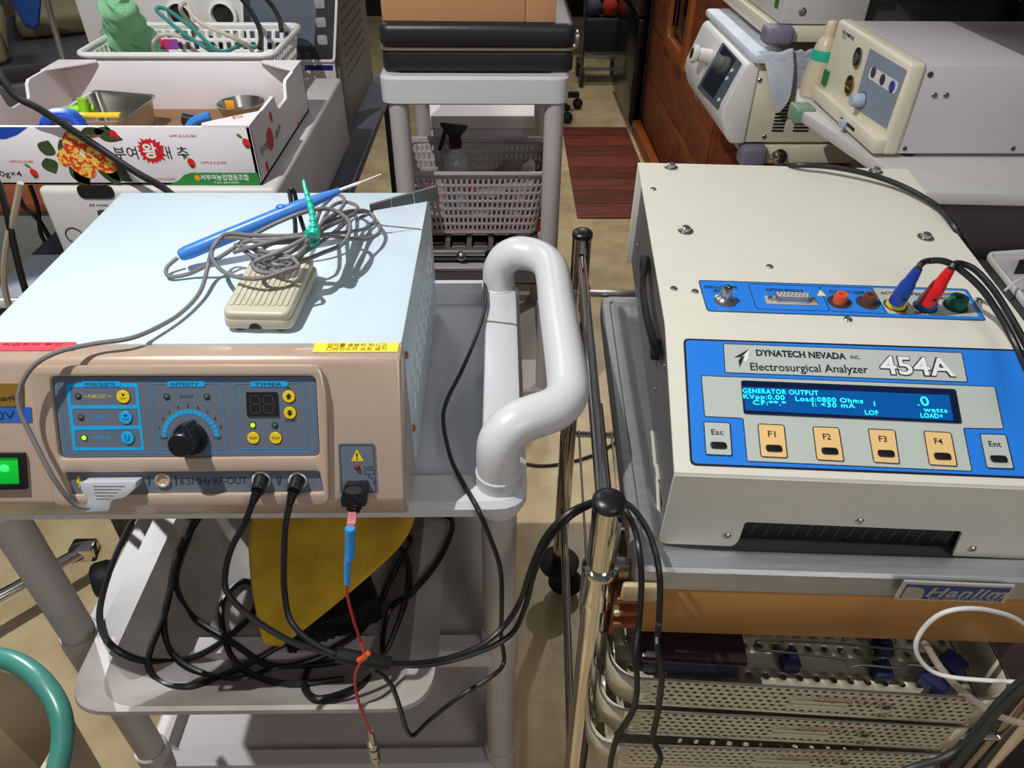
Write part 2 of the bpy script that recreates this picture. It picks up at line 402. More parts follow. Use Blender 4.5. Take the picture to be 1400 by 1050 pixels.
# raised surround with the two openings
so = rpoly(FE.ps([(41, 499), (440, 497), (449, 540), (452, 688), (78, 690), (60, 600)]), 0.010, 5)
h1 = rpoly(FE.ps([(73, 513.5), (433, 513), (438.5, 622), (86, 625)]), 0.006, 4)
h2 = rpoly(FE.ps([(93, 644), (438, 642), (444, 670.5), (101, 674)]), 0.003, 3)
obj('panel_surround', plate([so, h1[::-1], h2[::-1]], 0.0075, FE.M(-0.001), 0.0028), M_bronze, esu)
cp = obj('control_panel', prism(rpoly(FE.ps([(74, 514.5), (432, 514), (437, 621), (87, 624)]), 0.006, 4), 0, 0.0022, FE.M()), M_panelgrey, esu)
T0 = 0.0022
def fe_line(pts, r, wd, m, name='printed_line', par=None): obj(name, plate(ring(rpoly(FE.ps(pts), r, 4), wd), 0.0003, FE.M(T0)), m, par or cp)
fe_line([(80.6, 519.4), (427.5, 518.6), (433, 617), (93, 619.5)], 0.006, 0.0007, M_cyan_dim)
fe_line([(207, 524), (303.8, 523.5), (311.3, 613.5), (216, 614)], 0.004, 0.0007, M_cyan_dim)
fe_line([(321, 524), (416, 523), (421.5, 612.6), (327.6, 613)], 0.004, 0.0007, M_cyan_dim)
cells = [[(97.7, 528.7), (186.8, 528.7), (188.5, 553), (99.5, 553.7)], [(101, 558), (190.3, 558), (192, 581), (103, 582)], [(104, 587), (192.7, 586), (195.4, 611), (105.6, 611)]]
obj('mode_frame', plate([rpoly(FE.ps([(92, 524), (189.6, 523.6), (199, 614.4), (102, 615)]), 0.002, 3)] + [rpoly(FE.ps(c), 0.002, 3)[::-1] for c in cells], 0.0003, FE.M(T0)), M_cyan, cp)
for x0, x1, s in ((113, 167, 'MODE SELECTE'), (230, 281, 'INTESITY'), (343.5, 394.3, 'TIMER')):
    q = obj('header_pill', plate([rpoly(FE.ps([(x0, 520.5), (x1, 520.5), (x1 + .5, 528), (x0 + .5, 528)]), 0.0028, 5)], 0.0006, FE.M(T0)), M_cyan, cp)
    obj('lettering', txt(FE, s, (x0 + 6, 526.8), (x1 - 8, 526.8), 4.6, off=T0 + 0.0006), M_ink, q)
for s, x0, x1, y, m in (('PURE CUT', 123, 147, 543.5, M_yellow), ('COAG', 132, 146, 572.0, M_cyan), ('BIPOLAR', 131.7, 153, 600.0, M_cyan)):
    obj('lettering', txt(FE, s, (x0, y), (x1, y), 4.8, off=T0), m, cp)
    for a, c in ((x0 - 7, x0 - 2), (x1 + 2, x1 + 7)): obj('dash', line2(FE, (a, y - 2.3), (c, y - 2.3), 0.0005, off=T0), m, cp)
M_ledoff = mat('unlit_led', (74, 82, 84), 0.3, var=0)
M_ledon = mat('lit_green_led', (160, 255, 20), 0.3, var=0, emit=1.3)
def led(px, py, on=False):
    a, c = FE.p(px, py); M = FE.M(T0) @ Matrix.Translation((a, c, 0))
    obj('led_bezel', lathe([(0.0020, 0), (0.0033, 0), (0.0030, 0.0005), (0.0020, 0.0005)], M, 18, cap=False), M_ink, cp)
    obj('led', lathe([(0.0024, 0), (0.0021, 0.0009), (0.0010, 0.0016)], M, 14), M_ledon if on else M_ledoff, cp, label='lit green indicator' if on else None)
for q in ((108.7, 541), (112.4, 569.8), (117, 597.6, 1), (229.4, 541.7), (284.2, 541.7), (346.8, 580.5, 1), (376.8, 580.8)): led(*q)
def button(px, py, m, r=0.0064):
    a, c = FE.p(px, py); M = FE.M(T0) @ Matrix.Translation((a, c, 0))
    obj('button_ring', lathe([(r * 0.9, 0), (r * 1.08, 0), (r * 1.05, 0.0004), (r * 0.9, 0.0004)], M, 22, cap=False), M_ink, cp)
    return obj('button', lathe([(r, 0), (r, 0.0006), (r * 0.93, 0.0011)], M, 22), m, cp)
for (px, py, m, k) in ((170.4, 541.4, M_yellow, 'cut'), (173.5, 569.8, M_cyan, 'coag'), (176.2, 597.6, M_cyan, 'bi')):
    bt = button(px, py, m)
    o_ = T0 + 0.0011
    if k == 'bi': g = prism(FE.ps([(px - 3, py - 4), (px - 2, py - 4), (px - 1.2, py + 2), (px + 0.3, py + 4), (px + 1.8, py + 2), (px + 2.4, py - 4), (px + 3.4, py - 4), (px + 2.6, py + 2), (px + 0.4, py + 5.4), (px - 2.0, py + 2)]), 0, 0.0002, FE.M(o_))
    else:
        g = prism(FE.ps([(px - 2.4, py - 4), (px + 2.8, py - 4), (px + 1, py - 1), (px - .6, py - 1)]), 0, 0.0002, FE.M(o_))
        merge(g, prism(FE.ps([(px - 4, py + 1), (px - 1.8, py + 3.4), (px + .4, py + 1.6), (px + 2.6, py + 3.4), (px + 4.4, py + 1), (px + 3.9, py + .6), (px + 2.4, py + 2.6), (px + .4, py + 1), (px - 1.7, py + 2.6), (px - 3.6, py + .6)]), 0, 0.0002, FE.M(o_)))
    obj('symbol', g, M_ink, bt)
for px, py, up in ((396, 541.2, 1), (397.5, 563.4, -1)):
    bt = button(px, py, M_yellow, 0.0060); k = -up
    obj('arrow', prism(FE.ps([(px, py + k * 4.6), (px + 4.4, py), (px + 2.3, py), (px + 2.3, py - k * 3.6), (px - 2.3, py - k * 3.6), (px - 2.3, py), (px - 4.4, py)]), 0, 0.0002, FE.M(T0 + 0.0011)), M_ink, bt)
for px, s in ((347.7, 'T/OFF'), (378, 'T/ON')):
    bt = button(px, 597.6, M_yellow, 0.0059); obj('lettering', txt(FE, s, (px - 5.4, 599.4), (px + 5.4, 599.4), 3.4, off=T0 + 0.0011), M_ink, bt)
for s, x0, x1, y, h in (('UP', 391.6, 397.6, 532.6, 4.2), ('DOWN', 391.5, 405.6, 576.5, 4), ('RF-OUT', 247.6, 265.7, 543.6, 4), ('Low', 221.5, 230.5, 599.6, 4.4), ('High', 294, 305, 599.4, 4.4)):
    obj('lettering', txt(FE, s, (x0, y), (x1, y), h, off=T0), M_ink, cp)
# dial
kc = V(FE.p(262.3, 596.8)); ro = (V(FE.p(301.2, 596.8)) - kc).length; ri = (V(FE.p(295.2, 596.8)) - kc).length
NS = 18
for k in range(NS):
    a0, a1 = pi * k / NS + 0.012, pi * (k + 1) / NS - 0.012
    pts = [tuple(kc + V((cos(a), sin(a))) * ro) for a in (a0, (a0 + a1) / 2, a1)] + [tuple(kc + V((cos(a), sin(a))) * ri) for a in (a1, (a0 + a1) / 2, a0)]
    obj('dial_segment', prism(pts, 0, 0.0003, FE.M(T0)), M_cyan, cp)
for k in range(9):
    a = pi - pi * (k + 1) / 10; q = kc + V((cos(a), sin(a))) * (ro + 0.0035)
    c = bpy.data.curves.new('t', 'FONT'); c.body = str(k + 1); c.size = 0.0042; c.align_x = 'CENTER'; c.align_y = 'CENTER'; c.extrude = 0.0001
    o = bpy.data.objects.new('t', c); me = bpy.data.meshes.new_from_object(o); b = B(); b.from_mesh(me); b.transform(FE.M(T0 + 0.0002) @ Matrix.Translation((q.x, q.y, 0)))
    bpy.data.objects.remove(o); obj('lettering', b, M_ink, cp)
knob = cyl(FE.w(kc.x, kc.y - 0.001, T0), FE.w(kc.x, kc.y - 0.001, T0 + 0.005), 0.0165, 0.0160, 28, bv=0.001)
merge(knob, cyl(FE.w(kc.x, kc.y - 0.001, T0 + 0.004), FE.w(kc.x, kc.y - 0.001, T0 + 0.026), 0.0122, 0.0112, 28, bv=0.0012))
merge(knob, prism([(kc.x - 0.0115, kc.y + 0.001), (kc.x - 0.0095, kc.y - 0.008), (kc.x + 0.0095, kc.y - 0.008), (kc.x + 0.0118, kc.y + 0.002), (kc.x + 0.006, kc.y + 0.0172), (kc.x + 0.0035, kc.y + 0.0178)], T0, T0 + 0.021, FE.M(), bv=0.001))
obj('intensity_knob', knob, M_black, esu)
# timer display with two unlit digits
dp = obj('timer_display', prism(rpoly(FE.ps([(337.7, 535.2), (380.5, 535.2), (382.5, 568), (339.3, 568.4)]), 0.0012, 3), 0, 0.0012, FE.M(T0)), mat('smoked_display', (34, 32, 34), 0.15, var=0), cp)
M_seg = mat('unlit_segment', (62, 56, 56), 0.4, var=0)
for x0 in (344.5, 362.5):
    P_ = {'a': ((x0, 540), (x0 + 11, 540)), 'g': ((x0 + .6, 551.5), (x0 + 11.6, 551.5)), 'd': ((x0 + 1.2, 563.4), (x0 + 12.2, 563.4)), 'f': ((x0 - 1, 541.5), (x0 - .4, 550.4)), 'b': ((x0 + 12, 541.5), (x0 + 12.6, 550.4)), 'e': ((x0 - .3, 553), (x0 + .3, 562)), 'c': ((x0 + 12.8, 553), (x0 + 13.4, 562))}
    for s, (a, c) in P_.items(): obj('display_segment', line2(FE, a, c, 0.0013, off=T0 + 0.0012), M_seg, dp)
# socket strip
st = obj('socket_strip', prism(FE.ps([(93, 645), (437, 643), (442, 670), (102, 673)]), 0, 0.0012, FE.M()), M_panelgrey, esu)
S0 = 0.0012
obj('lettering', txt(FE, '6.5MHz RF-OUT', (247.5, 662), (338.7, 660.8), 9.4, off=S0), M_ink, st)
for px in (205, 241.5): obj('printed_mark', prism(FE.ps([(px - 1.2, 650), (px + .6, 651), (px + 1, 662), (px - .6, 664)]), 0, 0.0003, FE.M(S0)), M_ink, st)
obj('printed_mark', plate(ring(FE.ps([(378.5, 650.5), (380.3, 650.5), (382, 661), (384, 650.5), (385.3, 650.8), (382.6, 662.5), (380.9, 662.5)]), 0.0005), 0.0003, FE.M(S0)), M_ink, st)
obj('printed_mark', prism(FE.ps([(107, 650.5), (111, 650.5), (109.4, 657.5), (113, 658.2), (108.3, 668.5), (109.4, 660.5), (106, 659.8)]), 0, 0.0003, FE.M(S0)), M_yellow, st)
def socket(px, py, r=0.0074, inner=M_bronze):
    a, c = FE.p(px, py); M = FE.M(S0) @ Matrix.Translation((a, c, 0))
    obj('socket', lathe([(r, 0), (r, 0.002), (r * 0.82, 0.0025), (r * 0.7, 0.001), (r * 0.6, 0.0004), (0.0002, 0.0004)], M, 24, cap=False), inner, esu)
socket(223.9, 655.5); socket(358, 655, 0.0088, M_offwhite); socket(408, 656, 0.0088, M_offwhite)
# plate socket label
pl = obj('plate_socket_label', prism(rpoly(FE.ps([(462.4, 606.3), (512.5, 606.0), (516.7, 674), (465, 675)]), 0.0025, 4), 0, 0.0008, FE.M()), M_panelgrey, esu)
obj('printed_line', plate(ring(rpoly(FE.ps([(464.8, 608.4), (510.3, 608.2), (514.2, 671.5), (467.6, 672.5)]), 0.002, 3), 0.0005), 0.0003, FE.M(0.0008)), M_ink, pl)
wt = obj('warning_triangle', prism(FE.ps([(488, 613.5), (497.5, 630), (480.5, 630)]), 0, 0.0003, FE.M(0.0008)), M_yellow, pl)
obj('lettering', txt(FE, '!', (487.3, 628), (489.6, 628), 9.5, off=0.0011, bold=0.02), M_ink, wt)
obj('led', ball(FE.wp(488.6, 639.5, 0.0012), 0.0028, 12), mat('dark_red_led', (120, 20, 22), 0.2, var=0), pl, label='dark red indicator')
obj('lettering', txt(FE, 'PLATE', (498, 640), (510, 640), 3, off=0.0008), M_ink, pl)
obj('printed_line', plate(ring(rpoly(FE.ps([(498.3, 641.8), (511, 641.6), (511.6, 647.8), (498.8, 648)]), 0.0015, 3), 0.0004), 0.0003, FE.M(0.0008)), M_ink, pl)
obj('printed_line', tube([FE.wp(*q, 0.0011) for q in ((505, 649), (504, 652), (509, 654), (511, 657), (511, 662))], 0.0003, 5, 3), M_ink, pl)
# stickers
FT1 = flat(1.0450)
ys = obj('yellow_sticker', prism(FT1.ps([(430.5, 469.2), (546, 468.8), (543.5, 481.2), (427, 481.8)]), 0, 0.0003, FT1.M()), mat('yellow_sticker', (240, 220, 48), 0.4, var=0), esu, label='yellow warning sticker')
M_olive = mat('olive_ink', (128, 108, 20), 0.6, var=0)
obj('lettering', txt(FT1, '접지를 충분히 하시고', (447, 474.6), (528, 474.2), 3.8, off=0.0004), M_olive, ys)
obj('lettering', txt(FT1, '디바이스의 쇼트 금지', (446, 479.6), (528, 479.2), 3.8, off=0.0004), M_olive, ys)
rs = obj('red_sticker', prism(FT1.ps([(-12, 468.2), (104, 467.8), (101, 479.4), (-16, 479.8)]), 0, 0.0003, FT1.M()), mat('red_sticker', (236, 78, 92), 0.4, var=0), esu, label='red sticker with dark print')
M_maroon = mat('maroon_ink', (140, 30, 40), 0.6, var=0)
obj('lettering', txt(FT1, '취급주의 확인', (2, 473.2), (84, 472.8), 3, off=0.0004), M_maroon, rs)
gp = obj('brand_plate', prism(FE.ps([(-20, 524), (31.6, 524), (32.4, 555), (-18, 555)]), 0, 0.0012, FE.M()), mat('gold_plate', (176, 130, 52), 0.3, 0.5, var=0.03), esu, label='gold name plate')
obj('lettering', txt(FE, 'magic', (-9, 548), (29, 547), 8, off=0.0012, bold=0.02), M_ink, gp)
bs = obj('blue_sticker', prism(FE.ps([(-20, 557), (42.6, 556.5), (44, 576.7), (-18, 577)]), 0, 0.0004, FE.M()), mat('blue_sticker', (40, 96, 190), 0.5, var=0.02), esu, label='blue voltage sticker')
obj('lettering', txt(FE, '110V', (-24, 573.5), (22, 573), 11, off=0.0005), M_ink, bs)
sf = obj('power_switch', plate([FE.ps([(-16, 618), (36, 618), (39.6, 667), (-13, 668)]), FE.ps([(-10, 624), (28, 624), (30.5, 660), (-8, 661)])[::-1]], 0.005, FE.M(), 0.0008), M_black, esu)
obj('rocker', prism(FE.ps([(-10, 624), (28, 624), (30.5, 660), (-8, 661)]), -0.0005, 0.0032, FE.M(), bv=0.0008), mat('lit_green_rocker', (10, 190, 50), 0.3, var=0, emit=0.25), sf, label='green lit rocker')
obj('rocker_lamp', ball(FE.wp(8, 642, 0.0015), 0.0055, 12, sc=(1, 0.5, 1.1)), mat('bright_green_lamp', (60, 255, 120), 0.3, var=0, emit=0.6), sf)
# side louvres and screws
for j in range(9):
    for i in range(3):
        y0 = 0.625 + j * 0.031 + (i % 2) * 0.012; z0 = 0.985 - i * 0.024
        if y0 < 0.9: obj('louvre', cyl((EX1 - 0.0016, y0, z0 - 0.010), (EX1 - 0.0016, y0 + 0.006, z0 + 0.010), 0.0032, seg=10), M_esu_white, esu)
FR_ = Frame((EX1, EY0, 0.87), (0, 1, 0), (0, 0, 1))
for y, z in ((0.594, 1.022), (0.594, 0.925)): obj('screw', lathe([(0.0042, 0), (0.004, 0.002), (0.002, 0.003), (0.0012, 0.001)], frame_z((EX1, y, z), (1, 0, 0)), 12), M_woodf, esu)

# ------------------------------------------------------------------ foot pedal on the unit
A0, B0, R0 = V((-0.2715, 0.601, 0)), V((-0.2035, 0.598, 0)), V((-0.197, 0.702, 0))
u = (B0 - A0).normalized(); v = V((-u.y, u.x, 0)); v = ((R0 - B0) - u * (R0 - B0).dot(u)).normalized(); v = (R0 - B0).normalized(); v = (v - u * v.dot(u)).normalized()
ped = thing('foot_pedal', 'small beige foot pedal with ribbed tread, lying on top of the white cover', 'foot pedal', (A0.x, A0.y, EZ), M=Matrix(((u.x, v.x, 0, A0.x), (u.y, v.y, 0, A0.y), (0, 0, 1, EZ), (0, 0, 0, 1))))
PM = MW[ped.name]; PW, PL = 0.068, 0.112
M_ped = mat('beige_pedal_plastic', (196, 190, 168), 0.4, var=0.02)
obj('base_shell', prism(rrect(PW, PL, 0.010, 5), 0.004, 0.015, PM @ Matrix.Translation((PW / 2, PL / 2, 0)), bv=0.0025), M_ped, ped)
tp = prism(rrect(PW - 0.002, PL - 0.004, 0.010, 5), 0.0155, 0.026, PM @ Matrix.Translation((PW / 2, PL / 2, 0)) @ Matrix.Rotation(radians(3.5), 4, 'X'), bv=0.0035, seg=3)
obj('tread_plate', tp, M_ped, ped)
TM = PM @ Matrix.Translation((PW / 2, PL / 2, 0)) @ Matrix.Rotation(radians(3.5), 4, 'X')
for k in range(10):
    x = -0.0265 + k * 0.0059
    obj('tread_rib', prism(rrect(0.0047, 0.086, 0.0015, 3), 0.0255, 0.0271, TM @ Matrix.Translation((x, 0.002, 0)), bv=0.0004, seg=1), M_ped, ped)
for x in (0.014, PW - 0.014):
    for y in (0.012, PL - 0.014): obj('rubber_foot', cyl(PM @ V((x, y, 0.0003)), PM @ V((x, y, 0.0048)), 0.0075, seg=14), M_blackm, ped)
obj('cable_hole', prism([(0.0062 * cos(a), 0.0062 * sin(a)) for a in [pi * k / 10 for k in range(11)]], 0, 0.001, PM @ Matrix(((1, 0, 0, PW / 2 - 0.002), (0, 0, -1, 0.0005), (0, 1, 0, 0.0055), (0, 0, 0, 1)))), M_dark, ped)

# ------------------------------------------------------------------ electrode pencil with its tied up cable
pen = thing('electrode_pencil', 'blue electrosurgical pencil with steel tip and tied grey cable, on the white cover', 'surgical pencil', (-0.25, 0.72, 1.05))
p_tail, p_head, p_tip = at(245, 350, z=1.062), at(465, 260, z=1.108), at(521, 238, z=1.122)
d = (p_head - p_tail)
obj('barrel', tube([p_tail + d * t for t in (0, .012, .05, .3, .5, .62, .7, .74, .8, .9, 1)], 0.006, 18, 1, radii=[0.0045, 0.0066, 0.0078, 0.0082, 0.0082, 0.0082, 0.0080, 0.0078, 0.0068, 0.0052, 0.0030]), M_blue, pen)
obj('rocker_button', ball(p_tail + d * 0.64 + V((-0.001, 0, 0.0075)), 0.0042, 12, sc=(1.6, 1, 0.8)), M_blue, pen)
e = p_tip - p_head
obj('electrode_tip', tube([p_head, p_head + e * 0.45, p_head + e * 0.5, p_tip], 0.001, 10, 1, radii=[0.0019, 0.0017, 0.0009, 0.0004]), M_steel, pen)
def C(*q): return [at(a, b, z=c) for a, b, c in q]
coil = C((243, 352, 1.060), (228, 366, 1.053), (232, 378, 1.050), (262, 373, 1.052), (300, 352, 1.07), (352, 318, 1.09), (410, 292, 1.105), (452, 286, 1.10), (478, 305, 1.09), (470, 332, 1.085), (438, 347, 1.085), (405, 360, 1.085), (376, 362, 1.088),
         (358, 345, 1.09), (372, 333, 1.094), (415, 328, 1.10), (428, 322, 1.104), (452, 308, 1.10), (482, 294, 1.08), (488, 282, 1.07), (470, 276, 1.07), (452, 284, 1.08), (432, 316, 1.104), (400, 330, 1.10), (356, 331, 1.098), (322, 325, 1.09), (296, 330, 1.08),
         (290, 352, 1.075), (310, 374, 1.08), (352, 381, 1.085), (396, 368, 1.09), (408, 364, 1.09), (398, 352, 1.094), (370, 346, 1.094), (345, 340, 1.092), (330, 334, 1.092), (352, 328, 1.098), (424, 326, 1.104), (448, 322, 1.10), (492, 328, 1.07), (514, 322, 1.06), (519, 310, 1.058), (505, 292, 1.06), (490, 290, 1.065),
         (460, 300, 1.085), (428, 320, 1.106), (386, 342, 1.10), (355, 355, 1.094), (345, 362, 1.092), (356, 372, 1.09), (384, 372, 1.088), (402, 356, 1.09), (424, 330, 1.10), (470, 280, 1.075), (460, 266, 1.07), (440, 284, 1.08), (420, 318, 1.10), (350, 322, 1.10), (310, 320, 1.09), (291, 340, 1.078), (284, 366, 1.062), (274, 398, 1.054), (252, 424, 1.052), (222, 444, 1.053), (180, 462, 1.056), (128, 470, 1.056))
face = lambda px, py, o: FE.wp(px, py, o)
coil += [face(80, 481, 0.014), face(46, 500, 0.020), face(28, 530, 0.022), face(27, 560, 0.024), face(45, 600, 0.026), face(68, 645, 0.028), face(88, 675, 0.024), face(104, 690, 0.018), face(124, 694, 0.014), face(140, 690, 0.012)]
obj('cable', tube(coil, 0.0023, 8, 5), M_greycable, pen)
obj('cable', tube(C((322, 334, 1.088), (345, 350, 1.088), (372, 358, 1.09), (398, 345, 1.094), (425, 324, 1.106), (445, 300, 1.10), (470, 290, 1.085), (500, 288, 1.068), (512, 300, 1.06), (500, 312, 1.06), (470, 318, 1.08), (430, 322, 1.104), (390, 326, 1.104), (350, 336, 1.098), (320, 345, 1.086)), 0.0022, 8, 5), M_greycable, pen)
obj('cable', tube(C((332, 338, 1.086), (360, 364, 1.082), (395, 372, 1.084), (412, 350, 1.09), (430, 320, 1.102), (458, 292, 1.085), (476, 300, 1.075), (440, 330, 1.09), (400, 352, 1.094), (368, 352, 1.09), (348, 342, 1.09)), 0.0022, 8, 5), M_greycable, pen)
# D-shaped connector in the socket strip
cn = obj('connector', prism(rpoly(FE.ps([(122, 652), (197, 651), (196, 660), (182, 672), (164, 676), (160, 690), (128, 692), (133, 674), (124, 664)]), 0.002, 3), 0.0013, 0.016, FE.M(), bv=0.0015), mat('light_grey_plastic', (184, 188, 192), 0.45, var=0), pen)
for k in range(5): obj('grip_groove', line2(FE, (140 + k, 658 + k * 4.2 - 1), (182 - k * 5, 657 + k * 4.2), 0.0008, 0.0003, 0.016), M_greycable, cn)
obj('strain_relief', cyl(FE.wp(146, 688, 0.0085), FE.wp(142, 697, 0.009), 0.0042, 0.0032, 12), mat('light_grey_plastic', (158, 162, 166)), pen)
tie = thing('cable_tie', 'teal rubber tie sticking up from the grey cable bundle', 'cable tie', at(428, 322, z=1.10))
lc = at(428, 322, z=1.103); obj('loop', tube([lc + V((0.0035 * cos(a), 0.0105 * cos(a), 0.010 * sin(a))) for a in [2 * pi * k / 16 for k in range(16)]], 0.0030, 8, 1, closed=True, sx=1.0), M_teal, tie)
tp0, tp1 = at(428, 320, z=1.112), at(418, 247, z=1.150); rr = []
for k in range(34): rr.append(0.0036 * (1 - 0.45 * (k / 33)) * (1.28 if k % 4 < 2 and k < 27 else 0.92))
obj('tail', tube([tp0.lerp(tp1, k / 33) + V((0.002 * sin(k / 7), 0, 0)) for k in range(34)], 0.003, 10, 1, radii=rr), M_teal, tie)
obj('head', box(at(428, 322, z=1.108) - V((0.006, 0.004, 0.002)), at(428, 322, z=1.108) + V((0.007, 0.006, 0.009)), 0.002), M_teal, tie)
# grey ribbed strip and the dark cable stub standing behind
gs = thing('ribbed_strip', 'dark grey ribbed rubber strip poking over the rear right edge of the white cover', 'rubber strip', at(540, 285, z=1.06))
a0, a1 = at(505, 284, z=1.072), at(597, 262, z=1.105)
dd = (a1 - a0); up = V((0, -0.35, 0.94))
for k in range(3):
    t0, t1 = k / 3 + 0.004, (k + 1) / 3 - 0.004; h0, h1_ = 0.006 + 0.007 * t0, 0.006 + 0.007 * t1
    q0, q1 = a0 + dd * t0, a0 + dd * t1; n_ = V((0, 0.003, 0.001))
    obj('segment', hexa([q0 - up * h0, q1 - up * h1_, q1 - up * h1_ + n_, q0 - up * h0 + n_, q0 + up * h0 * 0.6, q1 + up * h1_ * 0.6, q1 + up * h1_ * 0.6 + n_, q0 + up * h0 * 0.6 + n_], 0.0005), mat('dark_grey_rubber', (88, 88, 86), 0.6, var=0.05), gs)
obj('cable_stub', tube([at(509, 288, z=1.066), at(500, 294, z=1.06), at(488, 300, z=1.062)], 0.0022, 8, 3), M_greycable, gs)
lp = obj('cable_loop', tube(C((404, 322, 1.075), (403, 300, 1.085), (398, 275, 1.098), (396, 262, 1.104), (399, 259, 1.106), (403, 266, 1.100), (407, 285, 1.085), (412, 302, 1.075), (416, 315, 1.07)), 0.0026, 8, 5), M_cable)
tag(lp, 'short dark cable loop standing behind the teal tie', 'cable')
# ------------------------------------------------------------------ twin black leads from the sockets to the chrome cart
def din(name_px, dirpx):
    a = FE.wp(*name_px, 0.003); e1 = FE.wp(*dirpx[0], 0.020); e2 = FE.wp(*dirpx[1], 0.022)
    b = cyl(a, e1, 0.0072, 0.0064, 18, bv=0.0008)
    for k in range(4): merge(b, cyl(e1.lerp(e2, k / 4), e1.lerp(e2, k / 4 + 0.17), 0.0050 - k * 0.0004, seg=14))
    merge(b, cyl(e1, e2, 0.0036, 0.003, 12)); return b, e2
def Y(*q): return [at(a, b, y=c) for a, b, c in q]
tw = thing('output_lead', 'pair of black leads plugged into the round sockets and draped over the near chrome post', 'cable', (-0.15, 0.45, 0.70))
b1, e1 = din((358, 655), ((352, 672), (345, 688))); obj('plug', b1, M_black, tw)
b2, e2 = din((408, 656), ((401, 672), (396, 689))); obj('plug', b2, M_black, tw)
obj('lead', tube([e1] + Y((334, 716, .472), (316, 750, .46), (308, 785, .45), (312, 812, .44), (345, 845, .43), (400, 878, .42), (450, 893, .415), (490, 903, .415), (540, 908, .42), (600, 903, .44), (655, 884, .46), (690, 855, .48), (712, 820, .49), (725, 780, .495), (745, 735, .505), (775, 703, .515), (800, 690, .525), (822, 684, .53), (848, 690, .52), (862, 710, .50), (872, 740, .46), (877, 790, .435), (874, 850, .425), (868, 895, .40), (871, 930, .39), (866, 970, .385), (843, 1010, .38), (833, 1060, .37), (838, 1110, .36)), 0.0032, 8, 5), M_cable, tw)
obj('lead', tube([e2] + Y((390, 720, .476), (388, 770, .46), (389, 810, .45), (398, 850, .435), (430, 880, .42), (475, 899, .414), (530, 907, .42), (585, 909, .44), (650, 893, .46), (698, 868, .48), (718, 830, .49), (730, 785, .496), (748, 742, .505), (778, 708, .515), (805, 692, .53), (828, 682, .535), (856, 688, .525), (878, 712, .50), (893, 745, .46), (902, 790, .435), (901, 850, .425), (898, 880, .40), (905, 920, .39), (899, 975, .385), (893, 1010, .38), (903, 1035, .37), (893, 1060, .37)), 0.0032, 8, 5), M_cable, tw)
obj('sleeve', tube(Y((460, 895, .412), (500, 902, .412), (532, 907, .416)), 0.0075, 12, 4), M_blackm, tw)
# plate lead with bare pink wires, blue sleeve, red wire and metal connector
pw = thing('plate_lead', 'black two-pin plug with pink wires, blue sleeve and red wire ending in metal connector', 'cable', FE.wp(487, 670, 0.01))
pb = prism(rpoly(FE.ps([(475, 657), (504, 656), (505, 668), (503, 686), (471, 687), (469, 676)]), 0.0015, 3), 0.0008, 0.0125, FE.M(), bv=0.0018)
obj('plug', pb, M_black, pw)
obj('plug_disc', prism(rpoly([tuple(V(FE.p(487, 664)) + V((0.0085 * cos(a), 0.0042 * sin(a)))) for a in [2 * pi * k / 18 for k in range(18)]], 0.0001, 1), 0.0125, 0.0132, FE.M()), M_darkgrey, pw)
q0, q1 = FE.wp(486, 686, 0.008), FE.wp(482, 700, 0.010)
sr = cyl(q0, q1, 0.006, 0.0045, 14)
for k in range(3): merge(sr, cyl(q0.lerp(q1, .15 + k * .3), q0.lerp(q1, .28 + k * .3), 0.0082 - k * 0.0006, seg=14))
obj('strain_relief', sr, M_black, pw)
M_pink = mat('pink_wire', (206, 130, 130), 0.4, var=0)
for k, dx in enumerate((-4.5, -1.5, 1.5, 4.5)):
    obj('wire', tube([q1 + V(((k - 1.5) * 0.0016, 0, 0.002)), at(481 + dx, 712, y=.465), at(478 + dx * 0.7, 724, y=.46)], 0.0012, 6, 4), M_pink, pw)
obj('blue_sleeve', tube(Y((478.5, 722, .458), (478.6, 745, .455), (478, 760, .452), (476, 766, .450), (475, 772, .449), (474.5, 798, .444)), 0.005, 12, 3, radii=[.0048, .0049, .0049, .0046, .0034, .0034, .0032]), mat('sky_blue_sleeve', (50, 150, 226), 0.4, var=0), pw)
M_redw = mat('red_wire', (190, 44, 36), 0.4, var=0)
obj('wire', tube(Y((474.5, 796, .443), (475, 815, .44), (484, 850, .436), (494, 880, .434), (497, 897, .405), (489, 912, .402), (485, 930, .402), (490, 958, .40), (500, 985, .40), (507, 1003, .40)), 0.0015, 6, 5), M_redw, pw)
obj('tape_wrap', tube(Y((503, 893, .4), (499, 898, .4), (490, 903, .4)), 0.0028, 8, 3), mat('orange_tape', (220, 90, 30), 0.5, var=0), pw)
c0, c1 = at(507, 1001, y=.40), at(515, 1046, y=.395)
cb = cyl(c0, c0.lerp(c1, .38), 0.0036, 0.0040, 14)
for t0_, t1_, r_ in ((.32, .42, .0062), (.45, .52, .0066), (.54, .66, .0058), (.68, .78, .0062), (.78, 1.0, .0026)): merge(cb, cyl(c0.lerp(c1, t0_), c0.lerp(c1, t1_), r_, seg=16))
obj('coaxial_connector', cb, M_steel, pw)
# thin black cord
tc_ = obj('black_cable', tube([at(684, 352, z=.93), at(664, 385, z=.90), at(664, 415, z=.897), at(655, 450, z=.893), at(632, 505, z=.884), at(612, 545, z=.880), at(606, 575, z=.879), at(616, 625, z=.879), at(634, 662, z=.879), at(652, 694, y=.522)] + Y((668, 730, .515), (684, 778, .51), (686, 830, .505), (685, 870, .50), (689, 905, .49), (672, 925, .47), (625, 955, .45), (585, 987, .44), (566, 1005, .435), (556, 998, .43), (546, 965, .425), (534, 935, .42), (515, 918, .415), (495, 912, .416)), 0.0027, 8, 5), M_cable)
tag(tc_, 'thin black cord running down the right end of the plastic cart from behind the handle', 'cable')

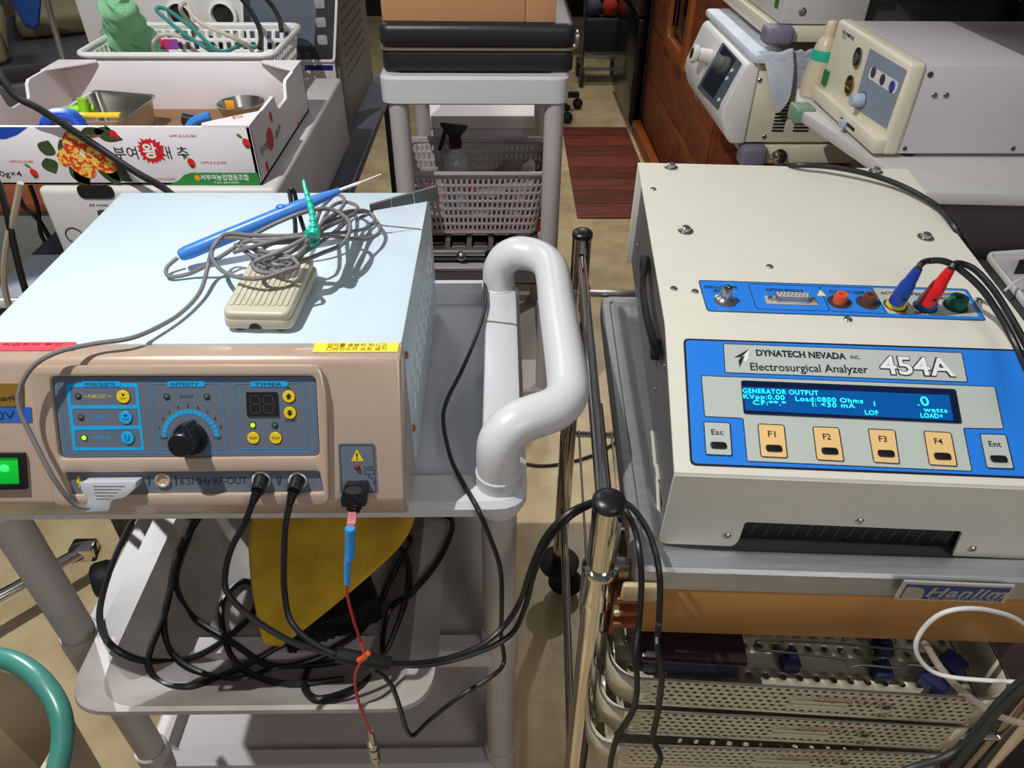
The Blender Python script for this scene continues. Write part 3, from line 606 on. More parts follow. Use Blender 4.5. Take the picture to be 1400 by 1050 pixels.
# ------------------------------------------------------------------ basin on the middle shelf and what lies in it
bas = thing('plastic_basin', 'shallow stained grey plastic basin with rounded corners on the middle shelf', 'basin', (-0.29, 0.67, 0.553))
def basin():
    b = B(); cx, cy = -0.292, 0.672; W, D = 0.428, 0.482; rings = []
    for ix, iy, z in ((0.060, 0.060, 0.5535), (0.050, 0.050, 0.560), (0.006, 0.004, 0.626), (0, 0, 0.634), (0.002, 0.001, 0.640), (0.034, 0.007, 0.640), (0.039, 0.011, 0.634), (0.086, 0.086, 0.576), (0.104, 0.104, 0.566)):
        rings.append([b.verts.new((cx + p[0], cy + p[1], z)) for p in rrect(W - 2 * ix, D - 2 * iy, 0.055, 8)])
    for a, c in zip(rings, rings[1:]):
        n = len(a)
        for k in range(n): b.faces.new((a[k], a[(k + 1) % n], c[(k + 1) % n], c[k]))
    b.faces.new(rings[-1]); b.faces.new(rings[0][::-1]); bmesh.ops.recalc_face_normals(b, faces=b.faces); return b
obj('tub', basin(), M_basin, bas)
M_cloth = mat('yellow_cloth', (240, 196, 52), 0.95, var=0, scale=16, rgb2=(200, 158, 44), bump=1.0, bscale=500)
def patch(L, R_, nu=26, nv=26, amp=0.004, fr=40):
    Ls, Rs = smooth_path(L, 8), smooth_path(R_, 8); b = B(); g = []
    for j in range(nv + 1):
        t = j / nv; a = Ls[min(len(Ls) - 1, int(t * (len(Ls) - 1) + .5))]; c = Rs[min(len(Rs) - 1, int(t * (len(Rs) - 1) + .5))]
        row = []
        for i in range(nu + 1):
            s = i / nu; p = a.lerp(c, s); e_ = sin(pi * s)
            row.append(b.verts.new(p + V((0, 0, amp * e_ * (sin(p.x * fr) + cos(p.y * fr * 1.3 + p.x * 17))))))
        g.append(row)
    for j in range(nv):
        for i in range(nu): b.faces.new((g[j][i], g[j][i + 1], g[j + 1][i + 1], g[j + 1][i]))
    return b
cl = obj('cleaning_cloth', patch(C((352, 640, .662), (345, 700, .662), (340, 745, .66), (344, 800, .650), (353, 850, .630), (361, 881, .612)), C((590, 640, .66), (570, 700, .664), (552, 740, .664), (508, 784, .660), (440, 842, .630), (384, 884, .612)), amp=0.003), M_cloth, solid=0.0025)
tag(cl, 'yellow felt cleaning cloth draped over a black adapter in the grey basin', 'cloth')
ad = thing('power_adapter', 'black finned adapter block half under the yellow cloth', 'adapter', (-0.20, 0.60, 0.566))
AM = Matrix.Translation(at(445, 862, z=.5685) + V((0, 0.030, 0))) @ Matrix.Rotation(radians(24), 4, 'Z'); MW[ad.name] = AM; ad.matrix_world = AM
obj('housing', box((-0.065, -0.045, 0), (0.065, 0.10, 0.042), 0.004, AM), M_blackm, ad)
for k in range(12): obj('fin', box((-0.058 + k * 0.01, -0.048, 0.004), (-0.054 + k * 0.01, 0.07, 0.046), 0.0006, AM, seg=1), M_blackm, ad)
M_coil = mat('black_cord_sheath', (18, 18, 20), 0.4, var=0)
def bsurf(x, y):
    dx = min(x + 0.506, -0.078 - x); dy = min(y - 0.431, 0.913 - y)
    t = min((dx - 0.036) / 0.054, (dy - 0.009) / 0.082); return 0.640 - 0.073 * min(1, max(0, t))
def bzp(*q):
    out = []
    for k, (a, b_, c) in enumerate(q):
        z = 0.66
        while z > 0.56:
            p = at(a, b_, z=z)
            if z <= bsurf(p.x, p.y) + 0.0045: break
            z -= 0.0015
        out.append(at(a, b_, z=max(z, 0.5715) + 0.0015 * (k % 3)))
    return out
coils = [bzp((285, 690, .62), (270, 712, .60), (243, 760, .585), (228, 830, .577), (207, 885, .573), (203, 912, .575), (222, 935, .577), (262, 938, .575), (300, 925, .577), (345, 905, .585), (380, 885, .588), (420, 868, .58)),
         bzp((205, 690, .650), (188, 700, .650), (158, 760, .649), (140, 815, .650), (137, 850, .648), (152, 882, .625), (190, 902, .59), (240, 904, .58), (280, 892, .588), (318, 866, .587), (345, 838, .585), (352, 805, .59), (330, 795, .60), (306, 820, .59), (304, 855, .583), (318, 900, .577), (350, 925, .577), (400, 935, .58), (470, 928, .60)),
         bzp((275, 690, .60), (258, 720, .59), (238, 790, .585), (224, 850, .585), (236, 895, .583), (280, 922, .58), (330, 928, .58), (372, 915, .582), (420, 905, .582), (470, 885, .585)),
         bzp((250, 690, .60), (262, 720, .60), (245, 770, .593), (242, 805, .589), (265, 845, .584), (320, 880, .583), (365, 908, .583), (420, 910, .588), (475, 903, .60)),
         bzp((470, 720, .60), (560, 735, .60), (545, 770, .585), (520, 825, .577), (490, 865, .575), (450, 890, .58)),
         bzp((540, 740, .60), (556, 765, .59), (558, 800, .58), (545, 850, .577), (525, 895, .58), (500, 908, .59)),
         bzp((585, 700, .62), (612, 706, .635), (618, 722, .628), (600, 765, .600), (565, 808, .588), (535, 830, .58), (524, 870, .578), (523, 905, .58), (505, 918, .59)),
         bzp((432, 905, .59), (420, 918, .60), (416, 940, .625), (432, 955, .634), (462, 950, .63), (495, 935, .61), (515, 918, .60))]
cc = thing('coiled_cord', 'coils of thick black cord lying loose in the grey basin', 'cable', (-0.30, 0.58, 0.566))
for q in coils: obj('cord_loop', tube(q, 0.0042, 8, 5), M_coil, cc)

# ================================================================== right chrome cart
RA = radians(-2.6)
RCM = Matrix.Translation((0.104, 0.486, 0)) @ Matrix.Rotation(RA, 4, 'Z')
rc = thing('steel_cart', 'chrome-posted cart with a stainless steel tray top carrying the blue and cream analyzer', 'cart', M=RCM)
def rl(x, y, z): return RCM @ V((x, y, z))
def rbox(lo, hi, bv=0, seg=2): return box(lo, hi, bv, RCM, seg=seg)
for i, (x, y) in enumerate(((0, 0), (0, 0.57), (0.56, 0), (0.56, 0.57))):
    obj('post', cyl(rl(x, y, 0.085), rl(x, y, 0.922), 0.0155, seg=28), M_chrome, rc)
    obj('post_cap', lathe([(0.0160, -0.004), (0.0166, -0.002), (0.0163, 0.003), (0.0135, 0.006), (0.008, 0.0075), (0.002, 0.008)], Matrix.Translation(rl(x, y, 0.924)), 28), M_black, rc, label='black domed cap')
    obj('collar', lathe([(0.0165, 0), (0.0190, 0.002), (0.0192, 0.050), (0.0204, 0.054), (0.0204, 0.058), (0.0190, 0.061), (0.0160, 0.0615)], Matrix.Translation(rl(x, y, 0.768)), 28), M_chrome, rc)
    cs = obj('caster', lathe([(0.008, -0.013), (0.036, -0.013), (0.040, -0.006), (0.040, 0.006), (0.036, 0.013), (0.008, 0.013)], frame_z(rl(x + 0.018, y, 0.040), (0.2, 1, 0)), 22), M_blackm, rc)
    obj('fork', lathe([(0.02, 0), (0.026, 0.006), (0.02, 0.018), (0.012, 0.024)], Matrix.Translation(rl(x, y, 0.068)), 18), M_black, cs)
    if i < 2: obj('floor_bumper', lathe([(0.016, 0), (0.044, 0.002), (0.046, 0.012), (0.03, 0.018)], Matrix.Translation(rl(x, y, 0.10)), 24), M_blackm, rc)
for x in (0, 0.56):
    obj('side_rail', tube([rl(x, 0.02, 0.888), rl(x, 0.55, 0.888)], 0.0078, 14, 1), M_chrome, rc)
    obj('side_rail', tube([rl(x, 0.0, 0.30), rl(x, 0.57, 0.30)], 0.007, 12, 1), M_chrome, rc)
    obj('side_rail', tube([rl(x - 0.012, 0.0, 0.50), rl(x - 0.012, 0.57, 0.50)], 0.004, 10, 1), M_chrome, rc)
for y in (0, 0.57): obj('cross_rail', tube([rl(0, y, 0.50), rl(0.56, y, 0.50)], 0.006, 10, 1), M_chrome, rc)
for k in range(18): obj('shelf_wire', tube([rl(0.02 + k * 0.031, 0, 0.508), rl(0.02 + k * 0.031, 0.57, 0.508)], 0.0022, 6, 1), M_chrome, rc)
def steel_tray():
    b = B(); x0, x1, y0, y1 = 0.030, 0.535, -0.021, 0.508; cx, cy = (x0 + x1) / 2, (y0 + y1) / 2; rings = []
    for ins, z in ((0.004, 0.815), (0.001, 0.817), (0, 0.846), (0.003, 0.850), (0.012, 0.850), (0.0145, 0.8475), (0.024, 0.8475), (0.028, 0.846), (0.036, 0.838), (0.040, 0.836)):
        rings.append([b.verts.new((cx + p[0], cy + p[1], z)) for p in rrect(x1 - x0 - 2 * ins, y1 - y0 - 2 * ins, max(0.006, 0.018 - ins * .3), 5)])
    for a, c in zip(rings, rings[1:]):
        n = len(a)
        for k in range(n): b.faces.new((a[k], a[(k + 1) % n], c[(k + 1) % n], c[k]))
    b.faces.new(rings[-1]); b.faces.new(rings[0][::-1]); bmesh.ops.recalc_face_normals(b, faces=b.faces); b.transform(RCM); return b
obj('tray_top', steel_tray(), M_brushed, rc)
obj('tray_bracket', rbox((-0.004, 0.515, 0.842), (0.10, 0.53, 0.848), 0.001), M_steel, rc)
obj('tray_bracket', rbox((0.0, -0.006, 0.80), (0.03, 0.006, 0.835), 0.001), M_steel, rc)
obj('corner_bumper', rbox((0.020, -0.030, 0.806), (0.062, -0.0215, 0.832), 0.004), mat('beige_bumper_plastic', (196, 178, 136), 0.45, var=0.04), rc)
dr = obj('wood_drawer', rbox((0.046, -0.019, 0.738), (0.535, -0.005, 0.814), 0.002), M_tanpanel, rc)
obj('drawer_side', rbox((0.046, -0.005, 0.742), (0.056, 0.44, 0.815), 0.001), M_tanpanel, dr)
for k in range(3): obj('drawer_runner', rbox((0.018 + 0.004 * (k % 2), -0.022, 0.792 - k * 0.022), (0.043, -0.006, 0.800 - k * 0.022), 0.001), mat('brown_plastic', (136, 72, 40), 0.4, var=0.04), rc)
obj('drawer_runner', rbox((0.016, -0.014, 0.722), (0.024, 0.30, 0.802), 0.0015), mat('brown_plastic', (136, 72, 40)), rc)
obj('runner_pin', cyl(rl(0.020, -0.024, 0.776), rl(0.020, -0.012, 0.776), 0.0035, seg=12), mat('ivory_pin', (230, 216, 170), 0.4, var=0), rc)
# maker's plate
FP = Frame(rl(0.0, -0.0222, 0.80), RCM.to_3x3() @ V((1, 0, 0)), (0, -0.12, 1))
mp_ = obj('maker_plate', prism(FP.ps([(1235.5, 791), (1386, 797.5), (1370, 820), (1222, 815)]), 0.001, 0.0035, FP.M()), mat('steel_rim', (214, 214, 208), 0.3, 0.6, var=0), rc, label='blue and silver maker plate')
obj('plate_field', prism(FP.ps([(1238, 794.5), (1381, 800), (1367, 818.5), (1227.5, 813)]), 0.0035, 0.0038, FP.M()), mat('navy_enamel', (30, 62, 132), 0.4, var=0.1, scale=200), mp_)
M_silver = mat('silver_print', (176, 174, 168), 0.4, 0.3, var=0)
obj('lettering', txt(FP, 'Hanlim', (1263, 810.2), (1371, 813.0), 11.5, bold=0.025, shear=0.15, off=0.0038, sp=1.1), M_silver, mp_)
obj('lettering', txt(FP, 'TEL:(0347)766-5611', (1263, 815.0), (1367, 817.6), 3.6, bold=0.015, off=0.0038), M_silver, mp_)
obj('emblem', plate([rpoly(FP.ps([(1238, 797.6), (1256, 798.2), (1263, 802), (1258, 814), (1229, 812.6)]), 0.004, 4), ring(FP.ps([(1252.5, 799.5), (1248.5, 805.6)]), 0.0006)[0]], 0.0003, FP.M(0.0038)), M_silver, mp_)

# ------------------------------------------------------------------ the analyzer
AW, AD, AH, AHF, AYS = 0.3877, 0.55, 0.1633, 0.1092, 0.166
ANM = Matrix.Translation((0.1665, 0.5042, 0.843)) @ Matrix.Rotation(-0.0647, 4, 'Z') @ Matrix.Rotation(0.0743, 4, 'X')
an = thing('analyzer', 'cream electrosurgical analyzer with blue keypad label and lit two-line display, on the steel cart', 'test instrument', M=ANM)
def al(x, y, z): return ANM @ V((x, y, z))
AX, AY, AZ = [ANM.to_3x3() @ V(q) for q in ((1, 0, 0), (0, 1, 0), (0, 0, 1))]
th = 0.003
def rnd3(p, q, r_, k=4): return None
op = [(0.0, AHF - 0.004), (0.0018, AHF), (AYS - 0.003, AH - 0.0006), (AYS + 0.004, AH), (AD, AH)]
ip = [(AD, AH - th), (AYS + 0.003, AH - th), (AYS, AH - th - 0.0003), (0.004, AHF - 0.0035), (th, AHF - 0.007)]
obj('cover', prism(op + ip, 0, AW, ANM @ YZ), M_beige, an)
FF = Frame(al(0, 0, 0), AX, AZ)
FS = Frame(al(0, 0.0018, AHF), AX, AY * (AYS - 0.0048) + AZ * (AH - 0.0006 - AHF))
FT = Frame(al(0, 0, AH), AX, AY)
nt_ = FF.ps([(1010, 739), (1018.6, 713.6), (1316.4, 726.4), (1302.3, 760)])
fo = [(0, AHF - 0.003), (0, 0.0)] + [(0.008, -0.003)] + [(nt_[0][0] - .004, -0.003)] + [tuple(q) for q in nt_[:1]] + [tuple(nt_[1]), tuple(nt_[2]), tuple(nt_[3])] + [(nt_[3][0] + .004, -0.003), (AW, -0.003), (AW, AHF - 0.003)]
obj('front_panel', prism(rpoly(fo, 0.004, 3), -th, 0, FF.M()), M_beige, an)
obj('rear_panel', box((0.0, AD - 0.012, -0.002), (AW, AD, AH - th), 0.001, ANM), M_beige, an)
ch = [(0.012, 0.002), (0.012, AHF - 0.010), (AYS, AH - 0.006), (AD - 0.012, AH - 0.006), (AD - 0.012, 0.002)]
obj('chassis', prism(ch, 0.008, AW - 0.008, ANM @ YZ), M_darkside, an)
for x in (0.03, AW - 0.03):
    obj('rubber_foot', cyl(al(x, 0.03, -0.0055), al(x, 0.03, 0.002), 0.010, seg=16), M_blackm, an)
    f_ = al(x, AD - 0.05, 0.002); obj('rear_foot', cyl((f_.x, f_.y, 0.8362), f_, 0.012, seg=16), M_blackm, an)
gr = obj('vent_grille', box((nt_[0][0] - 0.002, 0.008, 0.001), (nt_[3][0] + 0.002, 0.012, nt_[1][1] + 0.004), 0, ANM), M_black, an)
for k in range(15):
    x = nt_[0][0] + 0.012 + k * (nt_[3][0] - nt_[0][0] - 0.024) / 14
    obj('slat', prism([(x, 0.010), (x + 0.0022, 0.009), (x + 0.005, nt_[1][1] - 0.005), (x + 0.0028, nt_[1][1] - 0.004)], -0.0085, -0.0072, FF.M(), bv=0.0004), M_darkgrey, gr)
# side: carrying handle, screws, little connectors
FL = Frame(al(0.008, 0, 0), -AY, AZ)          # normal points left
def sp_(px, py, c=0): return FL.wp(px, py, c)
hd = obj('carry_handle', tube([sp_(884, 358, .004), sp_(880, 372, .012), sp_(879, 400, .017), sp_(884, 432, .018), sp_(892, 462, .014), sp_(900, 484, .006)], 0.007, 10, 5, sx=0.55, sy=1.35), M_black, an)
for px, py in ((885, 362), (901, 478)): obj('handle_mount', merge(B(), box((-0.010, -0.010, -0.002), (0.010, 0.010, 0.010), 0.003), Matrix.Translation(sp_(px, py, 0)) @ FL.M().to_3x3().to_4x4()), M_black, hd)
for px, py in ((909, 500), (896, 532), (872, 336)): screw(FL, px, py, 0.0035, an)
M_ivoryc = mat('ivory_connector', (190, 188, 174), 0.5, var=0.05)
for a, c in (((894, 592), (898, 634)), ((900, 638), (902, 652)), ((901, 655), (904, 712))):
    p0, p1 = V(FL.p(*a)), V(FL.p(*c)); obj('side_connector', prism([(p0.x - .004, p0.y), (p0.x + .004, p0.y), (p1.x + .004, p1.y), (p1.x - .004, p1.y)], 0, 0.004, FL.M(), bv=0.0008), M_ivoryc, an)
obj('side_dots', join(*[cyl(al(0.0082, 0.18 + k * 0.012, AH - 0.02), al(0.0068, 0.18 + k * 0.012, AH - 0.02), 0.0018, seg=6) for k in range(28)]), M_dark, an, kind='stuff')
# screws
for px, py in ((917, 229), (1197, 235), (937, 316), (1265, 325)):
    a, c = FT.p(px, py); s_ = obj('washer_screw', lathe([(0.0095, 0), (0.0098, 0.0012), (0.0078, 0.002), (0.0062, 0.002), (0.0058, 0.0055), (0.004, 0.0068), (0.0018, 0.0068), (0.0014, 0.005)], FT.M() @ Matrix.Translation((a, c, 0)), 20), M_steel, an)
for px, py in ((893, 259), (1052, 365), (921, 395), (950, 399), (1338, 411)): screw(FT, px, py, 0.0042, an)
for px, py in ((1159, 437),): screw(FT, px, py, 0.0046, an)
for px, py in ((994, 732), (1175, 712), (1329, 750)): screw(FF, px, py, 0.0042, an)
# connector strip on top
cs_ = obj('connector_label', prism(rpoly(FT.ps([(954.8, 383.8), (1321, 396), (1347.5, 438.7), (967, 425.6)]), 0.004, 3), 0, 0.0006, FT.M()), M_lblue, an)
def ft_line(pts, r=0.004, wd=0.0008): obj('printed_line', plate(ring(rpoly(FT.ps(pts), r, 3), wd), 0.0002, FT.M(0.0006)), M_ink, cs_)
ft_line([(954.8, 383.8), (1321, 396), (1347.5, 438.7), (967, 425.6)], wd=0.0010)
ft_line([(1023, 388.5), (1119, 392), (1134.5, 426), (1034, 423)]); ft_line([(1119, 392), (1192, 394.4), (1212, 429.5), (1134.5, 426)])
obj('grey_field', prism(rpoly(FT.ps([(1192.4, 394.6), (1318, 398.6), (1338, 434), (1214.4, 429.2)]), 0.003, 3), 0.0006, 0.0008, FT.M()), M_lgrey, cs_)
for s, p0, p1, h in (('OSCILLOSCOPE', (963, 394.5), (1008, 395.6), 3.4), ('OUTPUT', (975, 399.5), (1000, 400.3), 3.2), ('OPTION MODULE', (1048, 398.8), (1098, 400.4), 3.6), ('INPUT', (1063, 403.5), (1082, 404.2), 2.6), ('CURRENT LOOP', (1134, 401), (1182, 403), 3.8), ('+', (1141, 406), (1143.5, 406.1), 3), ('-', (1179, 406.5), (1182, 406.6), 3),
                       ('ACTIVE', (1204.5, 403.2), (1230, 404), 3.6), ('DISPERSIVE', (1234, 404.2), (1276, 405.6), 3.6), ('POWER', (1284, 405), (1306, 405.6), 3.6), ('GROUND', (1283, 410), (1311, 410.8), 3.6), ('RF', (1233, 429.6), (1241, 429.9), 3.6), ('INPUT', (1252, 430.2), (1271, 430.8), 3.6)):
    obj('lettering', txt(FT, s, p0, p1, h, off=0.0009, bold=0.012), M_ink, cs_)
obj('warning_triangle', prism(FT.ps([(1121, 397), (1129.5, 405.6), (1116.5, 405.2)]), 0.0006, 0.001, FT.M()), mat('pale_yellow_print', (232, 222, 120), 0.5, var=0), cs_)
def ftl(px, py): a, c = FT.p(px, py); return FT.M(0.0006) @ Matrix.Translation((a, c, 0))
bn = obj('coaxial_socket', lathe([(0.0125, 0), (0.0125, 0.0015), (0.0085, 0.0025), (0.007, 0.004), (0.0055, 0.005), (0.0055, 0.017), (0.0048, 0.0185), (0.0038, 0.0185), (0.0038, 0.006), (0.001, 0.006)], ftl(991, 412), 24), M_steel, an)
obj('pin', merge(cyl((-0.0075, 0, 0.013), (-0.005, 0, 0.013), 0.0012, seg=8), cyl((0.005, 0, 0.013), (0.0075, 0, 0.013), 0.0012, seg=8), None) if False else join(cyl(ftl(991, 412) @ V((-0.0078, 0, 0.013)), ftl(991, 412) @ V((0.0078, 0, 0.013)), 0.0013, seg=8)), M_steel, bn)
dm = ftl(1081, 412.5)
db = obj('multipin_socket', box((-0.028, -0.0075, 0), (0.028, 0.0075, 0.0014), 0.0004, dm), M_sheet, an)
obj('shell', prism(rpoly([(-0.019, 0.0052), (0.019, 0.0052), (0.0175, -0.0052), (-0.0175, -0.0052)], 0.002, 3), 0.0014, 0.0085, dm, bv=0.0006), M_steel, db)
obj('insert', prism(rpoly([(-0.018, 0.0045), (0.018, 0.0045), (0.0165, -0.0045), (-0.0165, -0.0045)], 0.002, 3), 0.0085, 0.0092, dm), M_ivoryc, db)
for j, n_ in ((0.0018, 8), (-0.0018, 7)):
    for k in range(n_): obj('pin_hole', cyl(dm @ V(((k - (n_ - 1) / 2) * 0.0041, j, 0.0091)), dm @ V(((k - (n_ - 1) / 2) * 0.0041, j, 0.0094)), 0.0009, seg=8), M_dark, db)
for x in (-0.0235, 0.0235): obj('jack_screw', cyl(dm @ V((x, 0, 0.001)), dm @ V((x, 0, 0.005)), 0.0028, seg=6), M_steel, db)
def post(px, py, m, lab, r=0.0072, h=0.011):
    M = ftl(px, py); s_ = obj('recess', lathe([(0.013, 0), (0.0128, 0.0004), (0.009, 0.0004)], M, 24), M_darkgrey, an)
    obj('terminal', lathe([(r, 0.0004), (r, h * 0.7), (r * 0.92, h), (r * 0.45, h), (r * 0.45, h - 0.004), (0.0004, h - 0.004)], M, 20, cap=False), m, s_, label=lab)
post(1147, 413.5, mat('orange_plastic', (226, 92, 40), 0.4, var=0), 'orange terminal'); post(1186, 414.5, mat('brown_terminal', (110, 62, 44), 0.4, var=0), 'brown terminal')
post(1224, 418, mat('yellow_plastic', (236, 216, 44), 0.4, var=0), 'yellow terminal', 0.0105, 0.010); post(1264.5, 420, mat('mid_blue_plastic', (30, 88, 160), 0.4, var=0), 'blue terminal', 0.0105, 0.011); post(1306, 419.5, mat('green_plastic', (20, 104, 72), 0.4, var=0), 'green terminal', 0.0105, 0.012)
# slope panel
zb = AW - 0.012
tl, bl_ = V(FS.p(934, 463)), V(FS.p(943.6, 636.4))
lb = obj('keypad_label', prism(rpoly([tuple(tl), tuple(bl_), (zb, bl_.y), (zb, tl.y)], 0.006, 4), 0, 0.0006, FS.M()), mat('black_border_print', (20, 24, 40), 0.5, var=0), an)
m_ = 0.0022
obj('blue_field', prism(rpoly([(tl.x + m_, tl.y - m_), (bl_.x + m_, bl_.y + m_), (zb - m_, bl_.y + m_), (zb - m_, tl.y - m_)], 0.005, 4), 0.0006, 0.0008, FS.M()), M_lblue, lb)
L1 = 0.0008
def field(pts, m, name, r=0.002, off=L1, edge=0.0008, d=0.0003, par=lb):
    q = rpoly(FS.ps(pts), r, 4)
    f_ = obj(name, prism(q, 0, d, FS.M(off)), m, par)
    if edge: obj('printed_line', plate(ring(q, edge), 0.00015, FS.M(off + d)), M_ink, par)
    return f_
field([(988.6, 470.6), (1314, 483), (1322, 523), (991, 510)], M_lgrey, 'title_field')
field([(958.6, 514.3), (1359.3, 529.3), (1371, 587), (1316.4, 586), (1328, 645), (1021, 631), (1015.6, 572.6), (963, 570)], M_lgrey, 'grey_field')
L2 = L1 + 0.0004
for s, p0, p1, h, bo in (('DYNATECH NEVADA', (1033.6, 487), (1156.6, 492), 8.2, 0.035), ('INC.', (1162.6, 491.3), (1175.5, 491.8), 4.4, 0.012), ('Electrosurgical Analyzer', (1026, 507), (1187, 511), 10.4, 0.012)):
    obj('lettering', txt(FS, s, p0, p1, h, bold=bo, off=L2), M_ink, lb)
obj('lettering', txt(FS, '454A', (1203.4, 511.8), (1306.8, 515.5), 24, bold=0.05, off=L2), M_ink, lb)
obj('lettering', txt(FS, '454A', (1204.8, 511.6), (1305.4, 515.2), 24, bold=0.015, off=L2 + 0.0003), M_white_ink, lb, label='white numerals')
obj('emblem', prism(FS.ps([(1003, 489.5), (1025, 477.5), (1014, 489)]), 0, 0.0002, FS.M(L2)), M_ink, lb)
obj('emblem', prism(FS.ps([(1025, 477.5), (1020, 496), (1014, 492.5), (1010, 502), (1009.5, 493)]), 0, 0.0002, FS.M(L2)), M_white_ink, lb)
obj('emblem', prism(FS.ps([(1012, 490), (1018, 487), (1010.5, 503), (1009, 494)]), 0, 0.0002, FS.M(L2 + .0002)), M_ink, lb)
scr = field([(1012.6, 521.6), (1305, 533.6), (1313.4, 580), (1016.4, 566.6)], mat('display_bezel', (8, 26, 62), 0.12, var=0), 'display', 0.0025, L2, 0.0006, 0.0008)
scg = obj('display_glow', prism(FS.ps([(1015, 530), (1296, 541.5), (1302, 576), (1018.5, 562)]), 0, 0.0002, FS.M(L2 + 0.0008)), mat('lit_blue_display', (0, 66, 128), 0.15, var=0, emit=0.8), scr)
M_vfd = mat('lit_cyan_characters', (40, 240, 240), 0.3, var=0, emit=1.7)
L3 = L2 + 0.0011
for s, p0, p1, h in (('GENERATOR OUTPUT', (1015, 538.5), (1118, 542.0), 6.2), ('KVpp:0.00', (1016, 546.3), (1072, 548.2), 6.2), ('Load:0800 Ohms', (1087, 549.5), (1179, 552.8), 6.2), ('CF:**.*', (1029, 554.6), (1074, 556), 6), ('I: <30 mA', (1110, 557), (1168, 559.4), 6),
                       ('LOF', (1182, 568.3), (1200, 569.1), 6.2), ('.', (1253, 555.5), (1256, 555.6), 6), ('0', (1258.5, 555.8), (1269.5, 556.3), 12.5), ('watts', (1262, 564.3), (1294, 565.6), 6), ('LOAD+', (1258, 572.3), (1288, 573.4), 6.2), ('i', (1194, 556.5), (1195.5, 556.6), 7)):
    obj('display_text', txt(FS, s, p0, p1, h, bold=0.0, off=L3, sp=1.12), M_vfd, scr)
def key(pts, s, m, tx, dot):
    k_ = field(pts, m, 'key', 0.0022, L1 + 0.0003, 0.0009, 0.0009)
    obj('lettering', txt(FS, s, tx[0], tx[1], tx[2], bold=0.01, off=L1 + 0.0013), M_ink, k_)
    c = V(FS.p(*dot)); w_ = 0.0078
    obj('key_lens', prism(rpoly([(c.x - w_, c.y - 0.0036), (c.x + w_, c.y - 0.0036), (c.x + w_, c.y + 0.0036), (c.x - w_, c.y + 0.0036)], 0.003, 4), 0, 0.0016, FS.M(L1 + 0.0012), bv=0.0005), M_black, k_)
key([(961.6, 577.7), (997, 579.4), (1000, 624), (964.6, 622.3)], 'Esc', M_lgrey, ((972, 595.3), (988.5, 596), 7.5), (981.6, 610.5))
key([(1035.3, 580.7), (1070.9, 582.4), (1075.6, 627), (1039.6, 625.3)], 'F1', M_orangebtn, ((1049.5, 598.2), (1060, 598.7), 8), (1057, 614.5))
key([(1110.3, 584.6), (1145.4, 585.9), (1152.7, 631.7), (1115.9, 629.6)], 'F2', M_orangebtn, ((1124.6, 602), (1135.5, 602.4), 8), (1133, 618.2))
key([(1185.7, 587.6), (1222, 589.3), (1228.6, 635), (1193.5, 633)], 'F3', M_orangebtn, ((1201, 605), (1211.8, 605.5), 8), (1209.8, 621.6))
key([(1261.6, 590.6), (1298.5, 592.7), (1307.4, 638.6), (1269.3, 636.4)], 'F4', M_orangebtn, ((1277, 608.3), (1288, 608.8), 8), (1286.8, 625.4))
key([(1338.3, 594.4), (1373.4, 595.3), (1384.6, 642), (1347.7, 640.7)], 'Ent', M_lgrey, ((1351, 611.6), (1368, 612.4), 7.5), (1363.5, 629))

# banana plugs and leads in the analyzer
def banana(px, py, tipx, tipy, m, label, leadpts, lean):
    b0 = FT.wp(px, py, 0.010); tip = b0 + FT.n * 0.046 + FT.u * lean[0] + FT.v * lean[1]
    t = thing('test_lead', label, 'test lead', b0)
    obj('plug', tube([b0.lerp(tip, k) for k in (0, .03, .30, .58, .62, .80, .97, 1)], 0.006, 16, 1, radii=[0.0072, 0.0084, 0.0088, 0.0076, 0.0066, 0.0058, 0.0046, 0.0040]), m, t)
    for k in (0.22,): obj('side_hole', cyl(b0.lerp(tip, k) + V((0, -0.0070, 0.001)), b0.lerp(tip, k) + V((0, -0.0090, 0.001)), 0.0022, seg=10), M_dark, t)
    e_ = b0.lerp(tip, 0.98); obj('lead', tube([e_, e_ + (tip - b0).normalized() * 0.006] + [FT.wp(*q) for q in leadpts], 0.0034, 10, 6), M_cable, t)
banana(1224, 415, 1252, 362, mat('royal_blue_plastic', (26, 62, 150), 0.35, var=0), 'blue banana-plug test lead in the yellow terminal, arching over the cream cover', [(1268, 357, .055), (1290, 357, .058), (1312, 368, .055), (1342, 395, .045), (1366, 430, .030), (1388, 470, .015), (1404, 505, .010), (1440, 570, .01)], (0.008, 0.0))
banana(1265, 416, 1297, 362, mat('bright_red_plastic', (214, 26, 30), 0.35, var=0), 'red banana-plug test lead in the blue terminal, beside the blue plug', [(1312, 360, .052), (1332, 368, .05), (1356, 393, .043), (1380, 430, .03), (1402, 470, .02), (1420, 510, .012), (1470, 590, .01)], (0.009, 0.0))
pc = obj('black_cable', tube([FT.wp(1060, 228, -.03), FT.wp(1082, 226, .004), FT.wp(1125, 227, .012), FT.wp(1170, 234, .014), FT.wp(1215, 247, .012), FT.wp(1252, 264, .009), FT.wp(1283, 284, .007), FT.wp(1303, 308, .005), FT.wp(1316, 330, -.01), FT.wp(1330, 352, -.04)], 0.0038, 8, 5), M_cable)
tag(pc, 'black cord curving over the rear right corner of the cream analyzer', 'cable')
